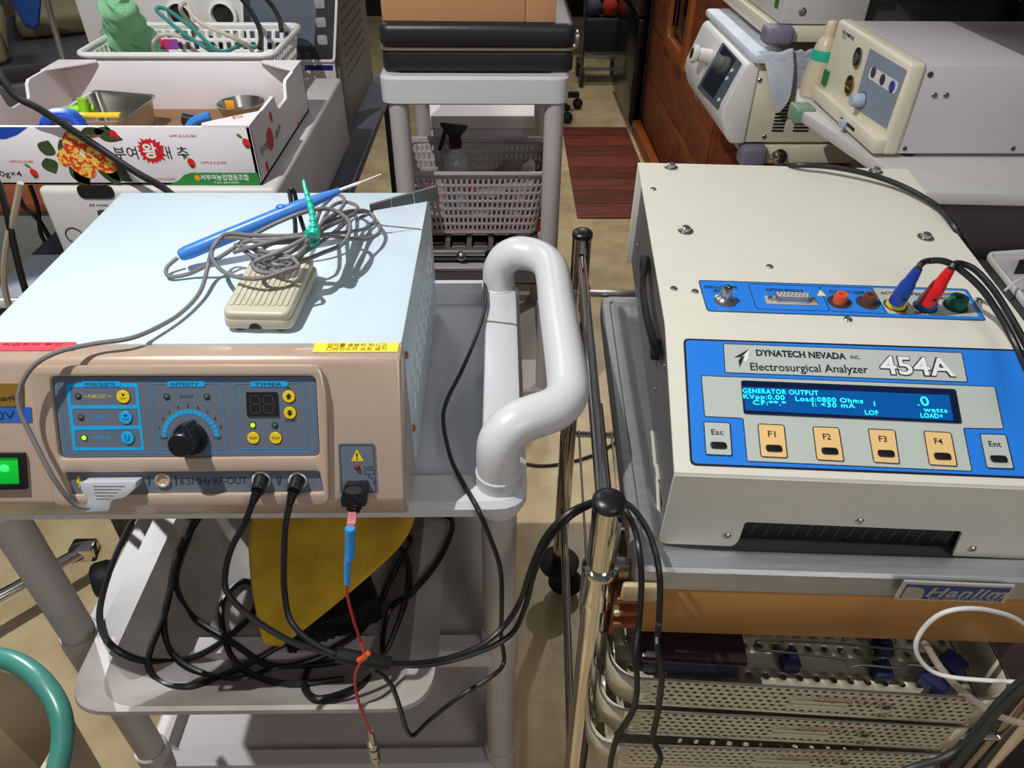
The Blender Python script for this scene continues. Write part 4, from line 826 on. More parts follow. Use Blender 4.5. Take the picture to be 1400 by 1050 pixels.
# ================================================================== stack of perforated instrument trays on the steel cart shelf
def steri_tray(z, yaw, dx, label):
    M = Matrix.Translation((0.118 + dx, 0.428, z)) @ Matrix.Rotation(yaw, 4, 'Z')
    t = thing('instrument_tray', label, 'sterilizing tray', group='perforated steel trays stacked on the cart', M=M)
    W, D, HH, r = 0.43, 0.26, 0.055, 0.035
    base = rrect(W, D, r, 8); base = [(a + W / 2, c + D / 2) for a, c in base]; b2 = B()
    # front sheet with holes, between the rounded corners
    def f(u, v_): return M @ V((r + u * (W - 2 * r), 0.0, v_ * HH))
    def sk(i, j): return i < 0.6 or (16 < i < 23 and j in (1, 2, 3)) or (26 < i < 28 and j < 3)
    obj('front_sheet', perf(f, 37, 6, 0.56, 0.60, True, sk, bm=B(), v0=0.06, v1=0.94), M_sheet, t, solid=0.0012)
    outer = []
    for q in base:
        outer.append(q)
    # remaining wall: skip the straight front
    P = [(W - r, 0)] + [(W - r + r * sin(a), r - r * cos(a)) for a in [pi / 2 * k / 7 for k in range(1, 8)]] + [(W, D - r)] + [(W - r + r * cos(a), D - r + r * sin(a)) for a in [pi / 2 * k / 7 for k in range(1, 8)]] + [(r, D)] + [(r - r * sin(a), D - r + r * cos(a)) for a in [pi / 2 * k / 7 for k in range(1, 8)]] + [(0, r)] + [(r - r * cos(a), r - r * sin(a)) for a in [pi / 2 * k / 7 for k in range(1, 8)]]
    vs = [(b2.verts.new(M @ V((x, y, 0))), b2.verts.new(M @ V((x, y, HH)))) for x, y in P]
    for a, c in zip(vs, vs[1:]): b2.faces.new((a[0], c[0], c[1], a[1]))
    for zz in ((0, 0.06), (0.94, 1)):
        q = [b2.verts.new(M @ V((x, 0, s * HH))) for x, s in ((r, zz[0]), (W - r, zz[0]), (W - r, zz[1]), (r, zz[1]))]; b2.faces.new(q)
    obj('wall', b2, M_sheet, t, solid=0.0012)
    def g(u, v_): return M @ V((0.012 + u * (W - 0.024), 0.012 + v_ * (D - 0.024), 0.003))
    obj('floor_sheet', perf(g, 21, 12, 0.45, 0.45, True, lambda i, j: j in (2,), bm=B()), M_sheet, t, solid=0.001)
    loop = [V((W / 2 + a, D / 2 + c, HH)) for a, c in [(p[0], p[1]) for p in rrect(W + 0.002, D + 0.002, r, 6)]]
    obj('rim', tube([M @ p for p in loop], 0.0016, 6, 1, closed=True), M_steel, t)
    fr = Frame(M @ V((0, -0.0008, 0)), M.to_3x3() @ V((1, 0, 0)), (0, 0, 1))
    def lt(s, x, zc, w_, h, m):
        c = bpy.data.curves.new('t', 'FONT'); c.body = s; c.size = 1; o = bpy.data.objects.new('t', c); me = bpy.data.meshes.new_from_object(o); b = B(); b.from_mesh(me); bpy.data.objects.remove(o)
        x1 = max(v.co.x for v in b.verts)
        for v in b.verts: v.co = V((x + v.co.x / x1 * w_, zc + v.co.y * h, 0))
        b.transform(fr.M(0.0006)); obj('lettering', b, m, t)
    obj('hole_shade_plate', box((0.03, 0.004, 0.004), (W - 0.03, 0.0055, HH - 0.008), 0, M), M_dark, t)  # dark plate added behind the holes, stands in for shade inside
    lt('instrument set', 0.225, 0.036, 0.075, 0.005, mat('orange_ink', (196, 96, 60), 0.6, var=0))
    lt('Surgical System', 0.222, 0.029, 0.085, 0.005, M_ink)
    return t
tz = (0.657, 0.597, 0.537)
t1 = steri_tray(tz[0], radians(-4.2), 0.0, 'top perforated steel tray of the stack, holding instruments')
t2 = dup(t1, Matrix.Translation((0.112, 0.424, tz[1])) @ Matrix.Rotation(radians(-3.6), 4, 'Z'), 'middle perforated steel tray of the stack, between two others')
t3 = dup(t1, Matrix.Translation((0.104, 0.414, tz[2])) @ Matrix.Rotation(radians(-2.4), 4, 'Z'), 'lowest perforated steel tray of the stack')
TMx = MW[t1.name]
def tl_(x, y, z): return TMx @ V((x, y, z))
M_navy = mat('navy_silicone', (28, 38, 82), 0.5, var=0.04)
ib = thing('instrument_case', 'dark lidded case lying at the left end of the top steel tray', 'case', tl_(0.09, 0.06, 0.005))
obj('lid', box((0.036, 0.028, 0.038), (0.155, 0.11, 0.050), 0.004, TMx), mat('dark_brown_lid', (44, 28, 30), 0.3, var=0.05), ib)
obj('body', box((0.042, 0.034, 0.008), (0.150, 0.105, 0.038), 0.003, TMx), M_navy, ib)
rt_ = thing('wire_retractor', 'long bent steel wire instrument clipped across the top steel tray', 'surgical instrument', tl_(0.25, 0.05, 0.01))
obj('wire', tube([tl_(0.175, 0.070, 0.030), tl_(0.172, 0.062, 0.030), tl_(0.180, 0.058, 0.030), tl_(0.24, 0.055, 0.030), tl_(0.27, 0.052, 0.030), tl_(0.275, 0.044, 0.028), tl_(0.29, 0.046, 0.030), tl_(0.33, 0.046, 0.028), tl_(0.345, 0.051, 0.028), tl_(0.38, 0.048, 0.028)], 0.0015, 8, 4), M_steel, rt_)
obj('wire', tube([tl_(0.175, 0.070, 0.030), tl_(0.25, 0.072, 0.030), tl_(0.36, 0.068, 0.030)], 0.0015, 8, 4), M_steel, rt_)
for k, (x, y) in enumerate(((0.215, 0.058), (0.318, 0.052), (0.33, 0.085))):
    c = obj('holder_clip', join(box((x - 0.010, y - 0.012, 0.0045), (x + 0.010, y + 0.008, 0.020), 0.002, TMx), box((x - 0.006, y - 0.006, 0.018), (x + 0.006, y + 0.006, 0.0285), 0.002, TMx)), M_navy)
    tag(c, ('navy silicone clip under the left part of the bent steel wire', 'navy silicone clip under the right part of the bent steel wire', 'navy silicone clip at the back of the top steel tray')[k], 'clip', 'navy clips in the top tray')
cp_ = thing('clamp', 'dark navy screw clamp lying aslant at the right of the top steel tray', 'clamp', tl_(0.38, 0.04, 0.005))
MQ = TMx @ Matrix.Translation((0.374, 0.040, 0.005)) @ Matrix.Rotation(radians(40), 4, 'Z')
obj('jaw', box((-0.012, -0.014, 0), (0.016, 0.014, 0.018), 0.002, MQ), M_navy, cp_); obj('jaw', box((0.022, -0.013, 0), (0.048, 0.013, 0.018), 0.002, MQ), M_navy, cp_)
obj('screw', cyl(MQ @ V((-0.038, 0, 0.009)), MQ @ V((0.055, 0, 0.009)), 0.0032, seg=12), M_darkgrey, cp_)
obj('nut', cyl(MQ @ V((0.003, -0.002, 0.018)), MQ @ V((0.003, -0.002, 0.022)), 0.0055, seg=6), M_darkgrey, cp_)

# cables at the lower right
wl = obj('white_cable', tube(Y((1440, 900, .42), (1400, 853, .41), (1360, 836, .405), (1318, 832, .40), (1285, 840, .40), (1262, 860, .40), (1252, 882, .395), (1258, 902, .39), (1275, 918, .385), (1302, 926, .38), (1345, 930, .375), (1400, 933, .37), (1440, 935, .37)), 0.0022, 8, 5), M_white)
tag(wl, 'white cable looping in front of the tan drawer', 'cable')
ct = obj('clear_tube', tube(Y((1255, 868, .46), (1268, 885, .44), (1285, 912, .41), (1310, 940, .395), (1345, 968, .385), (1378, 984, .38), (1420, 992, .375)), 0.0038, 10, 5), mat('clear_tubing', (206, 190, 172), 0.12, var=0, alpha=0.55, trans=0.3))
tag(ct, 'clear plastic tube crossing behind the white cable loop', 'tube')
for k, (pts, lab) in enumerate((([(1440, 900, .36), (1400, 928, .36), (1370, 955, .36), (1345, 985, .36), (1318, 1018, .355), (1290, 1036, .35), (1240, 1052, .345), (1180, 1080, .34)], 'twisted black cable crossing the lower right, upper strand'), ([(1440, 912, .355), (1402, 938, .355), (1365, 972, .355), (1345, 1000, .35), (1320, 1030, .345), (1295, 1060, .34)], 'twisted black cable crossing the lower right, lower strand'))):
    tag(obj('black_cable', tube(Y(*pts), 0.0036, 8, 5), mat('grey_green_cord', (48, 52, 48), 0.5, var=0)), lab, 'cable', 'twisted black cables at the lower right')

# ================================================================== middle distance: cart with case, baskets
bc = thing('utility_cart', 'pale grey plastic cart in the middle distance carrying a black case', 'cart', (-0.05, 1.9, 0))
BX0, BX1, BY0, BY1 = -0.262, 0.152, 1.645, 2.20
obj('top_tray', cart_tray(1.0, 0.062, BX0, BX1, BY0, BY1, 0.03, 0.012), M_cart, bc)
obj('middle_shelf', cart_tray(0.535, 0.05, BX0, BX1, BY0, BY1, 0.03, 0.02), M_cartd, bc)
obj('bottom_shelf', cart_tray(0.14, 0.05, BX0, BX1, BY0, BY1, 0.03, 0.02), M_cartd, bc)
for x in (-0.226, 0.122):
    for y in (1.672, 2.165): obj('leg', cyl((x, y, 0.05), (x, y, 0.955), 0.0225, seg=20), M_cartd, bc)
    for y in (1.672, 2.165): obj('caster', ball((x, y, 0.03), 0.03, 12, sc=(0.5, 1, 1)), M_blackm, bc)
M_case = mat('black_case_plastic', (30, 28, 32), 0.42, var=0.05, bump=0.15, bscale=200)
cz = 1.0008
case = thing('hard_case', 'black hard plastic instrument case lying on the middle cart', 'case', (-0.05, 1.85, cz))
obj('lower_shell', prism(rrect(0.415, 0.36, 0.022, 4), cz, cz + 0.046, Matrix.Translation((-0.047, 1.855, 0)), bv=0.008, seg=3), M_case, case)
obj('lid', prism(rrect(0.42, 0.366, 0.024, 4), cz + 0.0495, cz + 0.098, Matrix.Translation((-0.047, 1.855, 0)), bv=0.014, seg=3), M_case, case)
obj('trim_strip', prism(rrect(0.421, 0.367, 0.024, 4), cz + 0.0455, cz + 0.0500, Matrix.Translation((-0.047, 1.855, 0))), mat('champagne_trim', (160, 146, 122), 0.35, 0.6, var=0), case)
lt_ = obj('latch', join(box((0.163, 1.74, cz + 0.035), (0.176, 1.775, cz + 0.062), 0.002), cyl((0.172, 1.745, cz + 0.062), (0.172, 1.77, cz + 0.062), 0.005, seg=10)), M_steel, case)
cbx = thing('cardboard_box', 'brown cardboard box on top of the black hard case', 'box', (-0.06, 1.86, cz + 0.098))
CM = Matrix.Translation((-0.062, 1.865, cz + 0.0985)) @ Matrix.Rotation(radians(-1.5), 4, 'Z')
obj('carton', box((-0.182, -0.17, 0), (0.185, 0.17, 0.14), 0.002, CM), M_cardbox, cbx)
obj('flap', box((-0.182, -0.1725, 0.0), (0.12, -0.1702, 0.139), 0.001, CM), M_cardbox, cbx)
obj('flap', box((0.122, -0.1725, 0.0), (0.185, -0.1702, 0.139), 0.001, CM), M_cardbox, cbx)
# stainless instrument tray on the middle shelf
mz = 0.5158
mt_ = thing('muffin_tray', 'dark shiny metal tray with a row of square wells on the middle cart shelf', 'metal tray', (-0.05, 1.75, mz))
obj('frame', plate([[(-0.20, 1.60), (0.098, 1.60), (0.098, 1.93), (-0.20, 1.93)]] + [rpoly([(-0.19 + k * 0.057, 1.725), (-0.146 + k * 0.057, 1.725), (-0.146 + k * 0.057, 1.80), (-0.19 + k * 0.057, 1.80)], 0.008, 3)[::-1] for k in range(5)] + [rpoly([(-0.19, 1.612), (0.02, 1.612), (0.02, 1.712), (-0.19, 1.712)], 0.008, 3)[::-1]], 0.003, Matrix.Translation((0, 0, mz + 0.035))), M_steel, mt_)
obj('side_wall', join(box((-0.20, 1.60, mz), (0.098, 1.603, mz + 0.036)), box((-0.20, 1.927, mz), (0.098, 1.93, mz + 0.036)), box((0.095, 1.60, mz), (0.098, 1.93, mz + 0.036)), box((-0.20, 1.60, mz), (-0.197, 1.93, mz + 0.036)), box((-0.20, 1.60, mz), (0.098, 1.93, mz + 0.003))), M_darkside, mt_)
for k in range(5): obj('well', box((-0.190 + k * 0.057, 1.725, mz + 0.020), (-0.146 + k * 0.057, 1.80, mz + 0.026), 0.002), M_chrome, mt_)
obj('bar', tube([(-0.19, 1.685, mz + 0.043), (-0.04, 1.685, mz + 0.043)], 0.009, 10, 1), M_steel, mt_); obj('knob', ball((-0.10, 1.668, mz + 0.043), 0.013, 12), M_steel, mt_)
ot = thing('serving_tray', 'orange-red plastic tray under the mauve basket', 'tray', (-0.07, 1.87, mz + 0.04))
OM = Matrix.Translation((-0.062, 1.96, mz + 0.0385))
obj('rim', plate([rrect(0.36, 0.30, 0.02, 4), rrect(0.345, 0.285, 0.016, 4)[::-1]], 0.040, OM, 0.003), mat('orange_red_plastic', (176, 62, 30), 0.45, var=0.05), ot)
obj('tray_floor', prism(rrect(0.345, 0.285, 0.016, 4), 0.0, 0.005, OM), mat('orange_red_plastic', (176, 62, 30)), ot)

def basket(name, label, cx, cy, z, W, D, HH, tap, m, nu_l, nu_s, nv, rim=0.006, yaw=0, r=0.03, hu=0.55, hv=0.62, rows=None):
    M = Matrix.Translation((cx, cy, z)) @ Matrix.Rotation(yaw, 4, 'Z')
    t = thing(name, label, 'basket', M=M)
    top = loop_sampler([(a, c) for a, c in rrect(W, D, r, 6)]); bot = loop_sampler([(a, c) for a, c in rrect(W - 2 * tap, D - 2 * tap, r * 0.8, 6)])
    def f(u, v_):
        a, c = bot(min(u, 1)), top(min(u, 1)); q = a.lerp(c, v_); return M @ V((q.x, q.y, v_ * HH))
    n = 2 * (nu_l + nu_s)
    obj('wall', perf(f, n, nv, hu, hv, False, None, rnd=False, bm=B(), v0=0.04, v1=0.93), m, t, solid=0.0022)
    b = perf(f, n, 1, 0, 0, False, lambda i, j: True, bm=B(), v0=0.93, v1=1.0); obj('upper_band', b, m, t, solid=0.0022)
    b = perf(f, n, 1, 0, 0, False, lambda i, j: True, bm=B(), v0=0.0, v1=0.04); obj('lower_band', b, m, t, solid=0.0022)
    obj('rim', tube([M @ V((a, c, HH)) for a, c in rrect(W + rim, D + rim, r, 6)], rim, 8, 1, closed=True), m, t)
    ww, dd2 = W - 2 * tap - 0.01, D - 2 * tap - 0.01
    obj('basket_floor', perf(lambda u, v_: M @ V(((u - .5) * ww, (v_ - .5) * dd2, 0.0022)), max(6, nu_l // 2), max(4, nu_s // 2), 0.45, 0.45, rnd=False, bm=B()), m, t, solid=0.002)
    return t
bz = mz + 0.0445
basket('plastic_basket', 'mauve-grey slotted plastic basket on the middle cart, holding a spray bottle', -0.063, 1.885, bz, 0.372, 0.245, 0.178, 0.028, M_pinkbasket, 26, 16, 7, hu=0.46, hv=0.6)
M_clear = mat('translucent_bottle', (200, 204, 210), 0.25, var=0, alpha=0.55)
sb = thing('spray_bottle', 'clear spray bottle with a black trigger head standing in the mauve basket', 'spray bottle', (-0.115, 1.90, bz + 0.0045))
bp_ = Matrix.Translation((-0.118, 1.90, bz + 0.0045)) @ Matrix.Diagonal((1.15, 1.15, 1.28, 1))
obj('bottle_body', lathe([(0.028, 0), (0.031, 0.004), (0.031, 0.105), (0.026, 0.128), (0.013, 0.142), (0.013, 0.150)], bp_, 24), M_clear, sb)
obj('collar', lathe([(0.015, 0.148), (0.015, 0.166), (0.010, 0.170)], bp_, 20), M_black, sb)
obj('trigger_head', join(hexa([bp_ @ V(q) for q in ((-0.010, -0.010, 0.168), (0.010, -0.010, 0.168), (0.010, 0.010, 0.168), (-0.010, 0.010, 0.168), (-0.032, -0.010, 0.196), (0.030, -0.010, 0.190), (0.030, 0.010, 0.190), (-0.032, 0.010, 0.196))], 0.002), tube([bp_ @ V(q) for q in ((-0.018, 0, 0.188), (-0.026, 0, 0.168), (-0.036, 0, 0.142))], 0.0055, 8, 4)), M_black, sb)
wc = obj('crumpled_cloth', patch([V((-0.07, 1.80, bz + 0.07)), V((-0.05, 1.90, bz + 0.10)), V((-0.01, 1.96, bz + 0.11))], [V((0.088, 1.80, bz + 0.12)), V((0.092, 1.90, bz + 0.145)), V((0.085, 1.96, bz + 0.14))], 24, 20, 0.012, 70), mat('grey_beige_cloth', (150, 136, 132), 0.9, var=0.1, scale=30, bump=0.6), solid=0.004)
tag(wc, 'crumpled grey-beige cloth in the right half of the mauve basket', 'cloth')
wb = thing('storage_box', 'white lidded box standing behind the middle cart', 'box', (-0.05, 2.5, 0))
obj('body', box((-0.235, 2.30, 0.0), (0.135, 2.72, 0.665), 0.006), M_offwhite, wb); obj('lid', box((-0.242, 2.29, 0.667), (0.142, 2.73, 0.71), 0.008), M_white, wb)

# ================================================================== corridor
mq = [at(772, 175, z=0), at(846, 176, z=0), at(870, 297, z=0), at(795, 297, z=0)]
mqx = [(mq[3].x - 0.02, 3.06), (0.77, 3.06), (0.72, 4.27), (0.36, 4.27)]
fm = thing('floor_mat', 'dark reddish plank-patterned floor mat in the corridor', 'mat', (0.55, 3.7, 0.0))
for k in range(8):
    t0_, t1_ = k / 8 + 0.002, (k + 1) / 8 - 0.002
    L_, R_ = V((mqx[0][0], 3.06)), V((0.36, 4.27)); l0, l1 = L_.lerp(R_, t0_), L_.lerp(R_, t1_)
    obj('plank', prism([(l0.x, l0.y), (0.735, l0.y), (0.735, l1.y), (l1.x, l1.y)], 0.0005, 0.006), (mat('red_brown_plank', (150, 68, 42), 0.5, var=0, scale=5, stretch=(1, 9, 1), rgb2=(92, 42, 30)), mat('dark_red_brown_plank', (124, 56, 36), 0.5, var=0, scale=5, stretch=(1, 9, 1), rgb2=(76, 36, 26)))[k % 2], fm)
struct('baseboard_right', box((0.755, 2.2, 0), (0.80, 4.20, 0.07), 0.004), M_woodf)
# panelled wooden wall with a dark window, in pieces
pw_ = obj('wood_partition', join(box((0.812, 2.75, 0.0), (0.86, 4.20, 0.60)), box((0.812, 2.75, 0.60), (0.86, 3.38, 2.2)), box((0.812, 3.74, 0.60), (0.86, 4.20, 2.2)), box((0.812, 3.38, 1.9), (0.86, 3.74, 2.2)), box((0.86, 2.75, 0.0), (2.0, 2.80, 2.2))), M_wood, kind='structure')
pw_['label'] = 'reddish tiled wooden partition along the corridor'
for j in range(4):
    for i in range(4):
        y0, z0 = 2.78 + i * 0.355, 0.08 + j * 0.245
        if i in (1, 2) and j >= 2: continue
        obj('panel', box((0.8035, y0, z0), (0.813, y0 + 0.345, z0 + 0.235), 0.003), M_wood, pw_)
for j in range(4):
    for i in range(3): obj('panel', box((0.83 + i * 0.25, 2.741, 0.08 + j * 0.245), (1.07 + i * 0.25, 2.751, 0.31 + j * 0.245), 0.003), M_wood, pw_)
    obj('panel', box((0.8035, 2.78, 1.06 + j * 0.2), (0.813, 2.90, 1.25 + j * 0.2), 0.003), M_wood, pw_)
obj('window_frame', plate([[(3.34, 0.56), (3.80, 0.56), (3.80, 1.92), (3.34, 1.92)], rpoly([(3.40, 0.62), (3.74, 0.62), (3.74, 1.87), (3.40, 1.87)], 0.04, 4)[::-1]], 0.035, Matrix(((0, 0, 1, 0.792), (1, 0, 0, 0), (0, 1, 0, 0), (0, 0, 0, 1))), 0.006), M_woodf, pw_)
obj('pane', box((0.825, 3.38, 0.60), (0.832, 3.74, 1.9)), mat('dark_glass', (14, 12, 12), 0.08, var=0), pw_)
fb = thing('refrigerator', 'tall glossy black cabinet at the end of the wooden partition', 'cabinet', (0.9, 4.7, 0))
obj('body', box((0.79, 4.215, 0.02), (1.35, 5.0, 1.75), 0.01), M_black, fb)
M_gloss = mat('glossy_black', (16, 16, 18), 0.22, var=0)
obj('door', box((0.735, 4.22, 0.60), (0.788, 4.98, 1.74), 0.012), M_gloss, fb); obj('door', box((0.735, 4.22, 0.04), (0.788, 4.98, 0.59), 0.012), M_gloss, fb)
obj('notice', box((0.732, 4.62, 0.98), (0.735, 4.74, 1.16)), mat('grey_paper', (120, 120, 124), 0.7, var=0), fb)
# folding trolley in the distance
tr = thing('shopping_trolley', 'small grey folding trolley with wheels far down the corridor', 'trolley', (0.68, 5.15, 0))
TX, TY = 0.665, 5.22
obj('bag', hexa([(TX - .10, TY - .07, .20), (TX + .10, TY - .07, .20), (TX + .10, TY + .08, .20), (TX - .10, TY + .08, .20), (TX - .11, TY - .08, .40), (TX + .11, TY - .08, .40), (TX + .11, TY + .08, .40), (TX - .11, TY + .08, .40)], 0.01), mat('grey_fabric', (56, 62, 70), 0.8, var=0.05), tr)
M_alu = mat('dull_aluminium', (150, 152, 158), 0.3, 0.9, var=0)
for s in (-1, 1):
    obj('frame_tube', tube([(TX + s * .12, TY - .10, .12), (TX + s * .12, TY - .09, .42), (TX + s * .11, TY + .10, .95)], 0.011, 8, 4), M_alu, tr)
    obj('frame_tube', tube([(TX + s * .12, TY - .10, .14), (TX + s * .12, TY + .14, .10)], 0.011, 8, 1), M_alu, tr)
    for y in (-.12, .14): obj('wheel', lathe([(0.02, -.014), (0.055, -.014), (0.06, 0), (0.055, .014), (0.02, .014)], frame_z((TX + s * .12, TY + y, 0.06), (1, 0, 0)), 18), M_darkgrey, tr)
for z in (0.18, 0.10): obj('cross_tube', tube([(TX - .12, TY - .10, z), (TX + .12, TY - .10, z)], 0.011, 8, 1), M_alu, tr)
rg = obj('red_bundle', ball((TX + .05, TY, .455), 0.055, 14, sc=(1.0, 1, 1)), mat('dull_red_cloth', (196, 60, 44), 0.8, var=0.1)); tag(rg, 'red cloth bundle in the far trolley bag', 'cloth bundle')
bg_ = obj('blue_bundle', ball((TX - .055, TY + .01, .455), 0.055, 14, sc=(1, 1, 1)), mat('dull_mauve_cloth', (96, 84, 110), 0.8, var=0.1)); tag(bg_, 'mauve cloth bundle in the far trolley bag', 'cloth bundle')
# dark chair-like pieces behind the cart
dc = thing('office_chair', 'black wheeled chair half hidden behind the black case', 'chair', (0.25, 4.4, 0))
obj('seat', box((0.05, 4.35, 0.42), (0.44, 4.75, 0.50), 0.03), M_blackm, dc); obj('back_rest', box((0.05, 4.70, 0.50), (0.40, 4.78, 1.15), 0.03), M_blackm, dc)
obj('column', cyl((0.27, 4.55, 0.08), (0.27, 4.55, 0.43), 0.03, seg=14), M_blackm, dc)
for k in range(5):
    a = 2 * pi * k / 5 + 0.3; e_ = V((0.27 + 0.22 * cos(a), 4.55 + 0.24 * sin(a), 0.085))
    obj('base_arm', tube([(0.27, 4.55, 0.10), e_], 0.02, 8, 1), M_blackm, dc); obj('caster', ball((e_.x, e_.y, 0.032), 0.032, 12), M_blackm, dc)
sh = thing('coat_stand', 'dark coats hanging at the far end of the corridor', 'coats', (0.3, 5.6, 0))
for k, x in enumerate((0.42, 0.58, 0.76, 0.95)): obj('coat', prism(rrect(0.17, 0.22, 0.07, 5), 0.35 + 0.08 * (k % 2), 1.75, Matrix.Translation((x, 5.75 + 0.05 * (k % 2), 0)), bv=0.04), (M_dark, M_darkgrey)[k % 2], sh)
obj('rod', cyl((0.2, 5.75, 1.78), (1.1, 5.75, 1.78), 0.015, seg=10), M_alu, sh)
obj('upright', cyl((0.2, 5.75, 0.0), (0.2, 5.75, 1.8), 0.018, seg=10), M_alu, sh); obj('upright', cyl((1.1, 5.75, 0.0), (1.1, 5.75, 1.8), 0.018, seg=10), M_alu, sh)
# ================================================================== right rear: table with light source, endoscopy cart
tb = thing('side_table', 'off-white thick-edged table behind the analyzer, carrying the large cream light source', 'table', (1.1, 1.4, 0))
tq = [(0.712, 1.160), (1.62, 1.115), (1.62, 1.75), (0.69, 1.75), (0.641, 1.609)]
obj('table_top', prism(rpoly(tq, 0.012, 3), 0.927, 0.95, None, bv=0.003), M_offwhite, tb)
obj('cabinet_body', prism([(0.80, 1.22), (1.58, 1.19), (1.58, 1.56), (0.78, 1.57)], 0.03, 0.927), mat('grey_cabinet_enamel', (112, 106, 108), 0.5, var=0.03), tb)
M_ls = mat('pale_mauve_enamel', (200, 194, 198), 0.4, var=0.01)
ls = thing('light_source', 'large cream-fronted endoscope light source with two round sockets, on the white table', 'medical device', (0.97, 1.48, 0.95))
obj('housing', box((0.726, 1.312, 0.957), (1.32, 1.643, 1.114), 0.004), M_ls, ls)
obj('front_bezel', box((0.700, 1.308, 0.956), (0.732, 1.647, 1.117), 0.008, seg=3), M_beige2, ls)
obj('lower_ledge', box((0.682, 1.308, 0.958), (0.704, 1.647, 0.985), 0.004), M_beige2, ls)
for x in (0.76, 1.28):
    for y in (1.33, 1.62): obj('rubber_foot', cyl((x, y, 0.9503), (x, y, 0.958), 0.012, seg=14), M_blackm, ls)
FO = Frame((0.6995, 1.643, 0.957), (0, -1, 0), (0, 0, 1))
pnl = obj('control_panel', prism(FO.ps([(1190, 66), (1240, 96), (1212, 176), (1167, 146)]), 0, 0.0008, FO.M()), mat('blue_grey_panel', (136, 148, 164), 0.45, var=0.02), ls)
obj('button_strip', prism(rpoly(FO.ps([(1192, 90), (1230, 113), (1224, 130), (1187, 106)]), 0.012, 5), 0.0008, 0.0016, FO.M()), M_white, pnl)
def fo_disc(px, py, r, m, name, h=0.002, par=None, off=0.0016): a, c = FO.p(px, py); return obj(name, lathe([(r, 0), (r, h * .6), (r * .85, h)], FO.M(off) @ Matrix.Translation((a, c, 0)), 20), m, par or pnl)
fo_disc(1195.5, 99, 0.0095, M_darkgrey, 'button'); fo_disc(1208, 108.6, 0.0095, M_darkgrey, 'button'); fo_disc(1221, 118.5, 0.010, mat('indigo_button', (58, 58, 140), 0.4, var=0), 'button')
fo_disc(1180, 137, 0.017, M_panelgrey, 'knob_ring', 0.001, off=0.0008); fo_disc(1180, 137, 0.0125, mat('pale_blue_plastic', (176, 190, 206), 0.35, var=0), 'knob', 0.022)
for px, py in ((1173.4, 79), (1162, 116.6)):
    a, c = FO.p(px, py); M = FO.M() @ Matrix.Translation((a, c, 0))
    obj('socket', lathe([(0.019, -0.001), (0.019, 0.003), (0.015, 0.004), (0.014, -0.0005), (0.0095, -0.0005), (0.0095, 0.006 if py < 100 else 0.001), (0.006, 0.006 if py < 100 else 0.001), (0.005, 0), (0.0003, 0)], M, 28, cap=False), M_steel if py < 100 else mat('brass', (176, 152, 104), 0.25, 1.0, var=0), ls)
    obj('socket_hole', lathe([(0.0138, 0), (0.0138, 0.0008), (0.0095, 0.0008)], M, 24), M_dark, ls)
obj('lettering', txt(FO, 'OLYMPUS', (1151.5, 45), (1167, 55.5), 5.5, bold=0.02), mat('navy_ink', (44, 50, 96), 0.5, var=0), ls)
obj('lettering', txt(FO, 'CLV', (1151, 51), (1157, 54.5), 4), mat('navy_ink', (44, 50, 96)), ls)
obj('slider_track', box((0.6805, 1.40, 0.968), (0.6822, 1.47, 0.974), 0.0005), M_ink, ls); obj('slider', box((0.670, 1.435, 0.963), (0.682, 1.452, 0.976), 0.002), mat('pale_blue_plastic', (176, 190, 206)), ls)
obj('green_latch', box((0.694, 1.618, 0.99), (0.7005, 1.640, 1.02), 0.002), mat('deep_green_plastic', (24, 110, 56), 0.4, var=0), ls)
FOs = Frame((0.726, 1.312, 0.957), (1, 0, 0), (0, 0, 1))
for px, py, r in ((1271.7, 101.7, .005), (1277.5, 130, .005), (1293.5, 130, .005), (1236.8, 203, .004), (1385, 203, .004)): screw(FOs, px, py, r, ls, M_darkgrey if py != 130 else M_steel)

# bottle at the far end of the table
bx, by = 0.708, 1.732
TBm = Matrix.Translation((bx, by - 0.045, 0.9502))
wb2 = thing('water_bottle', 'cream plastic bottle with a teal band beside the cream light source', 'bottle', (bx, by - 0.045, 0.9502))
obj('bottle_body', lathe([(0.030, 0), (0.034, 0.004), (0.0345, 0.03), (0.028, 0.075), (0.024, 0.105), (0.018, 0.118), (0.012, 0.126)], TBm, 28), mat('cream_translucent', (208, 196, 168), 0.35, var=0.02), wb2)
obj('band', lathe([(0.0285, 0.078), (0.0285, 0.080), (0.0265, 0.097), (0.0240, 0.099)], TBm, 28), mat('teal_band', (44, 178, 150), 0.4, var=0), wb2)
obj('cap', lathe([(0.0135, 0.124), (0.0135, 0.143), (0.0105, 0.152), (0.004, 0.155)], TBm, 24), mat('pale_peach_plastic', (220, 196, 168), 0.4, var=0), wb2)

